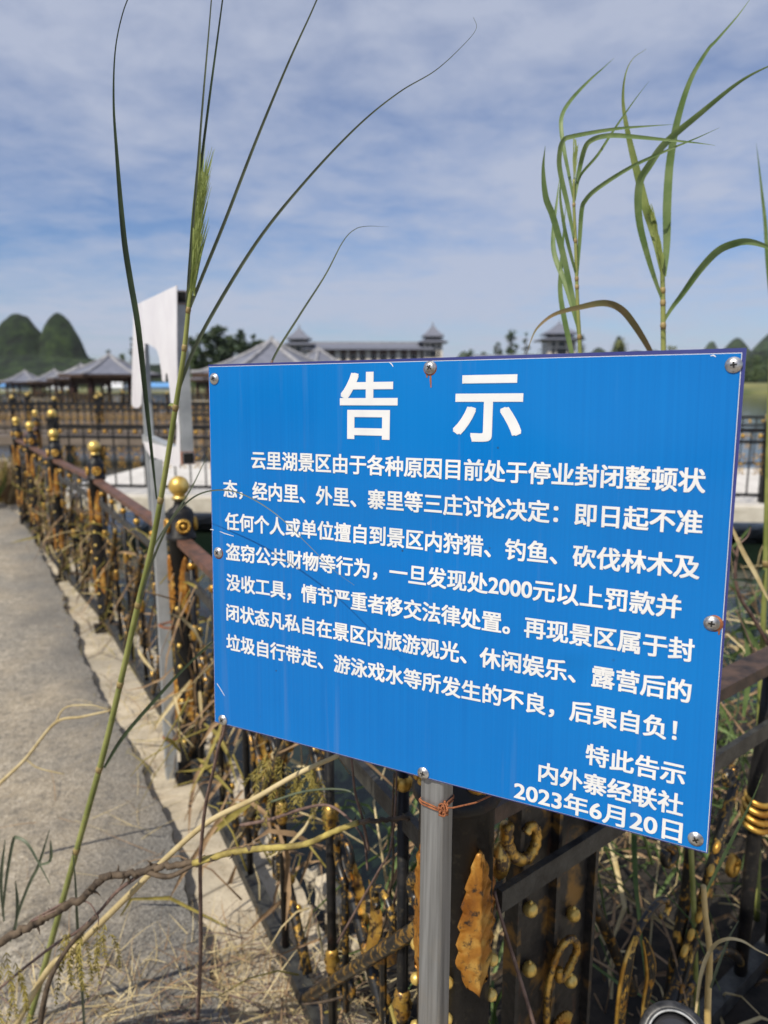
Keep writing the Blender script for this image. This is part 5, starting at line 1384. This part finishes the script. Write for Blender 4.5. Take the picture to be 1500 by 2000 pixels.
twig('dry_stalk', 'arched reddish stalk over the concrete edge below the notice', 'stalk', [(470, 1612, 1.3), (530, 1600, 1.25), (590, 1580, 1.2), (640, 1573, 1.15), (680, 1598, 1.12), (710, 1640, 1.1), (718, 1700, 1.1)], 7, 4, 'twig_purple', group='dry stalks near the notice')
twig('dry_stalk', 'arched grey-green stalk just under the bottom edge of the notice', 'stalk', [(530, 1566, 1.2), (590, 1547, 1.17), (650, 1541, 1.14), (690, 1550, 1.12), (712, 1590, 1.11)], 5, 3, 'reed_grey', group='dry stalks near the notice')
twig('dry_stalk', 'thin brown stalk leaning in front of the flat gold-knobbed upright', 'stalk', [(1046, 2010, .93), (1012, 1900, .93), (990, 1830, .93), (975, 1780, .93), (966, 1742, .93)], 8, 6, 'twig_purple', group='dry stalks near the notice')
twig('bamboo_cane', 'smooth tan bamboo cane standing in the right fence panel', 'cane', [(1384, 2200, 1.06), (1382, 1980, 1.06), (1386, 1860, 1.06), (1378, 1790, 1.06), (1374, 1730, 1.06)], 14, 11, 'bamboo')
gb2 = thing('grass_blade', 'pale bent straw blade arching right in front of the gold-ringed upright', 'grass', W(1360, 1980, 1.04))
leaf(gb2, [(1358, 1985, 1.04), (1370, 1900, 1.04), (1392, 1850, 1.03), (1420, 1834, 1.02), (1450, 1838, 1.01), (1480, 1856, 1.0), (1520, 1875, .99)], 9, 'dry_straw', 0.5, 0.5)
gb3 = thing('grass_blade', 'straight pale green blade slanting between the cane and the ringed upright', 'grass', W(1388, 1930, 1.05))
leaf(gb3, [(1388, 1930, 1.05), (1405, 1880, 1.05), (1425, 1830, 1.05), (1443, 1798, 1.05)], 8, 'reed_grey', 0.3, 0.8, tip=0.3)
gb4 = thing('grass_blade', 'long thin green blade slanting up past the bottom right corner of the notice', 'grass', W(1370, 1740, 1.1))
leaf(gb4, [(1370, 1760, 1.1), (1400, 1700, 1.1), (1440, 1620, 1.1), (1470, 1560, 1.1), (1490, 1510, 1.1)], 8, 'reed_leaf', 0.3, 0.5)
twig('bare_twig', 'bare grey twig hanging over the water right of the notice', 'twig', [(1520, 1290, 1.75), (1500, 1256, 1.72), (1470, 1205, 1.7), (1445, 1165, 1.68), (1436, 1120, 1.67), (1442, 1065, 1.66), (1446, 1050, 1.66)], 9, 5, 'twig_purple', side=(([(1442, 1064, 1.66), (1460, 1048, 1.66), (1466, 1030, 1.66)], 4, 2, 'twig_purple'), ([(1440, 1090, 1.66), (1425, 1060, 1.66), (1418, 1042, 1.66)], 4, 2, 'twig_purple'), ([(1500, 1320, 1.6), (1480, 1290, 1.6), (1455, 1230, 1.62), (1437, 1190, 1.64)], 5, 3, 'twig')))
gb5 = thing('grass_blade', 'long tan dry leaf slanting down at the right edge over the water', 'grass', W(1500, 1170, 1.6))
leaf(gb5, [(1425, 1020, 1.6), (1450, 1075, 1.6), (1475, 1120, 1.6), (1495, 1160, 1.6), (1515, 1195, 1.6)], 11, 'dry_straw', 0.4, 0.5)

# yellowed feathery leaflets hanging from the branch
def frond(mb, p, q, n, ln, rn):
    p = Vector(p); q = Vector(q); mid_ = (p + q) / 2 + Vector((rn.uniform(-1, 1) * .012, rn.uniform(-1, 1) * .02, 0.004))
    pts = [(p * (1 - t) * (1 - t) + mid_ * 2 * t * (1 - t) + q * t * t) for t in [i / 12 for i in range(13)]]
    mb.tube(pts, 0.0007, 4)
    for i in range(n):
        t = (i + 1) / n; k = min(11, int(t * 12)); b = pts[k]; ax_ = (pts[k + 1] - pts[k]).normalized()
        for sg in (-1, 1):
            o = ax_.cross(Vector((rn.gauss(0, .5), 1, rn.gauss(0, .5)))).normalized() * sg
            d = (o * 0.6 + ax_ * 0.8).normalized(); e = b + d * ln * (1 - 0.4 * t)
            mb.ribbon([b, (b + e) / 2, e], [0.0008, 0.0026, 0.0004], None, rn.uniform(-1, 1), 0.1)
rn = random.Random(12)
md = thing('withered_fronds', 'drooping yellow feathery leaves hanging below the thorny branch', 'leaves', W(150, 1830, 1.1))
mb = MB()
for (x, y, x2, y2) in ((128, 1825, 118, 1900), (135, 1822, 150, 1935), (150, 1830, 165, 1940), (165, 1840, 178, 1918), (190, 1810, 196, 1925), (205, 1805, 212, 1890), (215, 1825, 232, 1892), (120, 1838, 108, 1965), (140, 1850, 138, 1925), (155, 1860, 172, 1950), (160, 1815, 150, 1880), (200, 1830, 186, 1900)):
    frond(mb, W(x, y, 1.11), W(x2, y2, 1.11 + rn.uniform(-.03, .03)), 15, 0.012, rn)
mb.build('leaflets', M['olive'], md)
md2 = thing('withered_fronds', 'yellow feathery leaves in the bottom left corner of the view', 'leaves', W(30, 1900, 1.15))
mb = MB()
for (x, y, x2, y2) in ((12, 1860, 36, 1990), (30, 1880, 58, 2000), (-5, 1930, 20, 2020), (20, 1900, 10, 2010), (38, 1905, 50, 1975), (5, 1880, -10, 1960)):
    frond(mb, W(x, y, 1.15), W(x2, y2, 1.13), 16, 0.013, rn)
mb.build('leaflets', M['olive'], md2)
md3 = thing('withered_fronds', 'olive feathery leaves tangled under the bottom left edge of the notice', 'leaves', W(560, 1500, 1.25))
mb = MB()
for i in range(22):
    x = rn.uniform(500, 640); y = 1455 + (x - 420) * 0.22 + rn.uniform(-5, 40)
    frond(mb, W(x, y, 1.25), W(x + rn.uniform(-40, 25), y + rn.uniform(25, 110), 1.25 + rn.uniform(-.05, .08)), 12, 0.014, rn)
mb.build('leaflets', M['olive'], md3)
# weeds by the road
for lab, leaves in (('small green weed with one bent blade at the left edge of the road', [[(5, 1790, 1.42), (12, 1720, 1.40), (25, 1645, 1.38), (34, 1636, 1.37), (55, 1650, 1.36), (78, 1690, 1.35), (98, 1728, 1.34)], [(8, 1800, 1.42), (2, 1720, 1.42), (10, 1640, 1.42)]]),
                    ('small green weed with upright forked blades behind the bent one', [[(20, 1840, 1.44), (40, 1770, 1.42), (60, 1720, 1.4), (75, 1690, 1.39), (97, 1620, 1.37)], [(75, 1690, 1.39), (98, 1680, 1.38), (99, 1640, 1.38)], [(28, 1830, 1.44), (34, 1770, 1.43), (30, 1720, 1.42)]]),
                    ('single long grass blade rising in front of the branch at the lower left', [[(168, 2060, 1.3), (160, 1930, 1.24), (152, 1820, 1.18), (147, 1720, 1.14), (142, 1662, 1.12)]])):
    r = thing('weed', lab, 'weed', W(*leaves[0][0]), None)
    for lf in leaves: leaf(r, lf, 9, 'reed_grey', 0.6, 0.5, tip=0.2)

# ---- countless dry stuff
def scatter_grass(name, label, spots, n, ln, m, seed, z0=0.0, flat=0.25, w=0.0028):
    rn = random.Random(seed); mb = MB()
    for i in range(n):
        c, rad = spots[rn.randrange(len(spots))]
        a = rn.uniform(0, 6.28); r = rad * math.sqrt(rn.random())
        p = Vector((c[0] + r * math.cos(a), c[1] + r * math.sin(a), c[2] if len(c) > 2 else z0))
        b = rn.uniform(0, 6.28); L = ln * rn.uniform(0.4, 1.3); up_ = rn.uniform(0.02, flat) if rn.random() < 0.7 else rn.uniform(flat, 2.5 * flat)
        dd = Vector((math.cos(b), math.sin(b), up_ * 1.6)).normalized(); sd_ = Vector((-dd.y, dd.x, 0)); cv = rn.uniform(-.4, .4)
        pts = [p + dd * (L * t) + sd_ * (cv * L * t * t) - Vector((0, 0, 0.55 * L * up_ * t * t)) + Vector((0, 0, 0.004)) for t in (0, .25, .5, .75, 1)]
        ww = w * rn.uniform(.5, 1.5)
        mb.cur = rn.randrange(len(m))
        mb.ribbon(pts, [ww * .6, ww, ww, ww * .7, ww * .1], (0, 0, 1), rn.uniform(-.8, .8), 0.2)
    o = mb.build(name, [M[q] for q in m]); return tag(o, label, None, None, 'stuff')
g = lambda x, y: tuple(G(x, y, 0.03))
scatter_grass('dry_grass', 'tangle of dry straw and dead grass on the concrete edge beside the road', [(g(330, 1990), .16), (g(500, 1980), .16), (g(600, 1900), .14), (g(420, 1880), .10), (g(660, 1990), .12), (g(200, 2010), .15), (g(60, 2020), .16), (g(300, 2060), .25), (g(560, 2050), .22), (g(540, 1840), .08), (g(620, 1990), .12), (g(150, 1985), .16), (g(10, 1960), .14), (g(380, 1950), .12), (g(260, 1930), .12)], 1000, 0.17, ['dry_straw', 'dry_brown', 'dry_straw', 'dry_straw', 'twig_purple', 'dry_brown'], 5, w=0.0022)
spots = []
for t in range(40):
    q = P1.lerp(P3, t / 39) ; spots.append(((q.x - LN.x * .04, q.y - LN.y * .04, 0.01), .16))
scatter_grass('dry_grass', 'dry straw lying along the foot of the iron fence', spots, 240, 0.20, ['dry_straw', 'dry_brown', 'olive'], 6, flat=0.5)
scatter_grass('dry_grass', 'straw strewn along the cracked border of the road', [(g(300, 1560), .12), (g(260, 1480), .12), (g(320, 1440), .15), (g(210, 1400), .10), (g(300, 1660), .08), (g(280, 1380), .15), (g(150, 1190), .15), (g(150, 1640), .3)], 110, 0.24, ['dry_straw', 'dry_brown'], 8, flat=0.12, w=0.0022)
def vines(name, label, lines, n, m, seed, zr=(0.05, 1.0), spread=0.10, ln=0.25, leafy=0.5):
    rn = random.Random(seed); mb = MB()
    for i in range(n):
        a, b = lines[rn.randrange(len(lines))]
        p = a.lerp(b, rn.random()) + Vector((rn.gauss(0, spread), rn.gauss(0, spread), rn.uniform(*zr)))
        d = Vector((rn.gauss(0, .7), rn.gauss(0, .7), rn.gauss(0, 1))).normalized(); L = ln * rn.uniform(.4, 1.4)
        o = Vector((rn.gauss(0, 1), rn.gauss(0, 1), rn.gauss(0, 1))) * L * .25
        pts = [p, p + d * L * .35 + o * .5, p + d * L * .7 + o * .6 - Vector((0, 0, .1 * L)), p + d * L + o * .3 - Vector((0, 0, .3 * L))]
        mb.cur = rn.randrange(len(m))
        if rn.random() < leafy:
            w = rn.uniform(.006, .018)
            mb.ribbon(pts, [w * .4, w, w * .8, w * .05], None, rn.uniform(-1.4, 1.4), 0.3)
        else: mb.tube(pts, [.0032, .0026, .002, .001], 4)
    return tag(mb.build(name, [M[q] for q in m]), label, None, None, 'stuff')
vines('withered_vines', 'withered yellow vines and leaves tangled through the long iron fence', [(P1 + LN * .05, P2 + LN * .05), (P2 + LN * .05, P3 + LN * .05), (P3, P4)], 480, ['olive', 'dry_brown', 'olive', 'dry_brown', 'dry_straw'], 14, (0.10, 0.80), 0.045, 0.22)
vines('withered_vines', 'withered vines below the notice, in the fence section by the corner post', [(P0.lerp(P1, .25), P1)], 170, ['olive', 'dry_straw', 'dry_brown', 'dry_brown'], 15, (0.05, 0.85), 0.04, 0.22)
vines('bank_plants', 'dense reeds, stalks and dead leaves on the bank behind the right fence', [(P0 + RD * .35 - RN * .35, P0 + RD * 3.0 - RN * .45), (P0 + RD * .6 - RN * .8, P0 + RD * 3.2 - RN * 1.1)], 1000, ['weed_green', 'dry_brown', 'reed_leaf', 'dry_straw', 'dry_brown', 'weed_green'], 16, (-0.35, 0.62), 0.14, 0.42, 0.6)
vines('bank_litter', 'dead leaves and debris on the mud under the right fence', [(P0 + RD * .2 - RN * .1, P0 + RD * 1.9 - RN * .1)], 420, ['dry_brown', 'dry_brown', 'dry_straw'], 17, (-0.10, 0.06), 0.10, 0.14, 0.7)
def bush(x, y, d, wpx, hpx, label, mats, n, seed):
    rn = random.Random(seed); p = G(x, y, 0.0); k = p.y / F_PX
    r = thing('dry_shrub', label, 'shrub', p, 'dry shrubs at the end of the road'); mb = MB()
    for i in range(n):
        a = rn.uniform(0, 6.28); L = hpx * k * rn.uniform(.5, 1.15); sp_ = wpx * k / 2 * rn.random()
        q = p + Vector((math.cos(a), math.sin(a), 0)) * sp_ * .5; e = q + Vector((math.cos(a) * sp_, math.sin(a) * sp_, L))
        mb.cur = rn.randrange(len(mats)); w = rn.uniform(.008, .022)
        m_ = (q + e) / 2 + Vector((rn.gauss(0, .05), rn.gauss(0, .05), .08))
        mb.ribbon([q, m_, e], [w * .6, w, w * .1], None, rn.uniform(-1, 1), .3)
    mb.build('stems', [M[q] for q in mats], r)
bush(12, 985, 0, 70, 90, 'dry brown shrub at the left edge where the road bends', ['dry_brown', 'olive', 'dry_straw', 'dry_brown'], 420, 31)
bush(-40, 1000, 0, 90, 100, 'dry olive shrub left of the brown one, at the road edge', ['dry_brown', 'olive', 'weed_green'], 320, 32)
bush(40, 962, 0, 40, 50, 'small straw-coloured shrub in front of the far fence posts', ['dry_straw', 'olive'], 220, 33)
# rubble on the concrete edge
rn = random.Random(77)
for i, (x, y, s) in enumerate(((600, 1800, .03), (640, 1752, .045), (655, 1790, .035), (560, 1850, .022), (700, 1850, .028), (735, 1905, .03), (520, 1900, .016), (610, 1720, .03))):
    c = G(x, y, 0.0); mb = MB()
    pr = []
    vs = []; n, m = 10, 6
    for j in range(m + 1):
        for q in range(n):
            th = math.pi * j / m; ph = 2 * math.pi * q / n
            v = Vector((math.sin(th) * math.cos(ph), math.sin(th) * math.sin(ph), math.cos(th)))
            vs.append(c + v * s * (1 + 0.55 * noise.noise(v * 1.6 + Vector((i * 3.1, 0, 0)))) * (1.0 if abs(v.z) < .9 else .8) + Vector((0, 0, s * .45)))
    mb.add(vs, [(j * n + q, j * n + (q + 1) % n, (j + 1) * n + (q + 1) % n, (j + 1) * n + q) for j in range(m) for q in range(n)])
    o = mb.build('rubble', M['verge'], None, c)
    tag(o, 'broken lump of pale concrete on the crumbling edge left of the post', 'rubble', 'concrete rubble by the fence')

# ================================================================ AIR
mb = MB(); mb.box((0, 1900, 128), (9000, 4100, 264))
hz = mb.build('haze', [], None, (0, 1900, 128)); tag(hz, 'thin blue haze in the air over the lake and hills', None, None, 'stuff')
hm = bpy.data.materials.new('haze_air'); hm.use_nodes = True
hn = hm.node_tree; hn.nodes.clear()
ho = hn.nodes.new('ShaderNodeOutputMaterial'); hv = hn.nodes.new('ShaderNodeVolumePrincipled')
hv.inputs['Color'].default_value = (0.90, 0.95, 1.0, 1); hv.inputs['Density'].default_value = 0.00005; hv.inputs['Anisotropy'].default_value = 0.2
hn.links.new(hv.outputs[0], ho.inputs['Volume'])
hz.data.materials.append(hm)
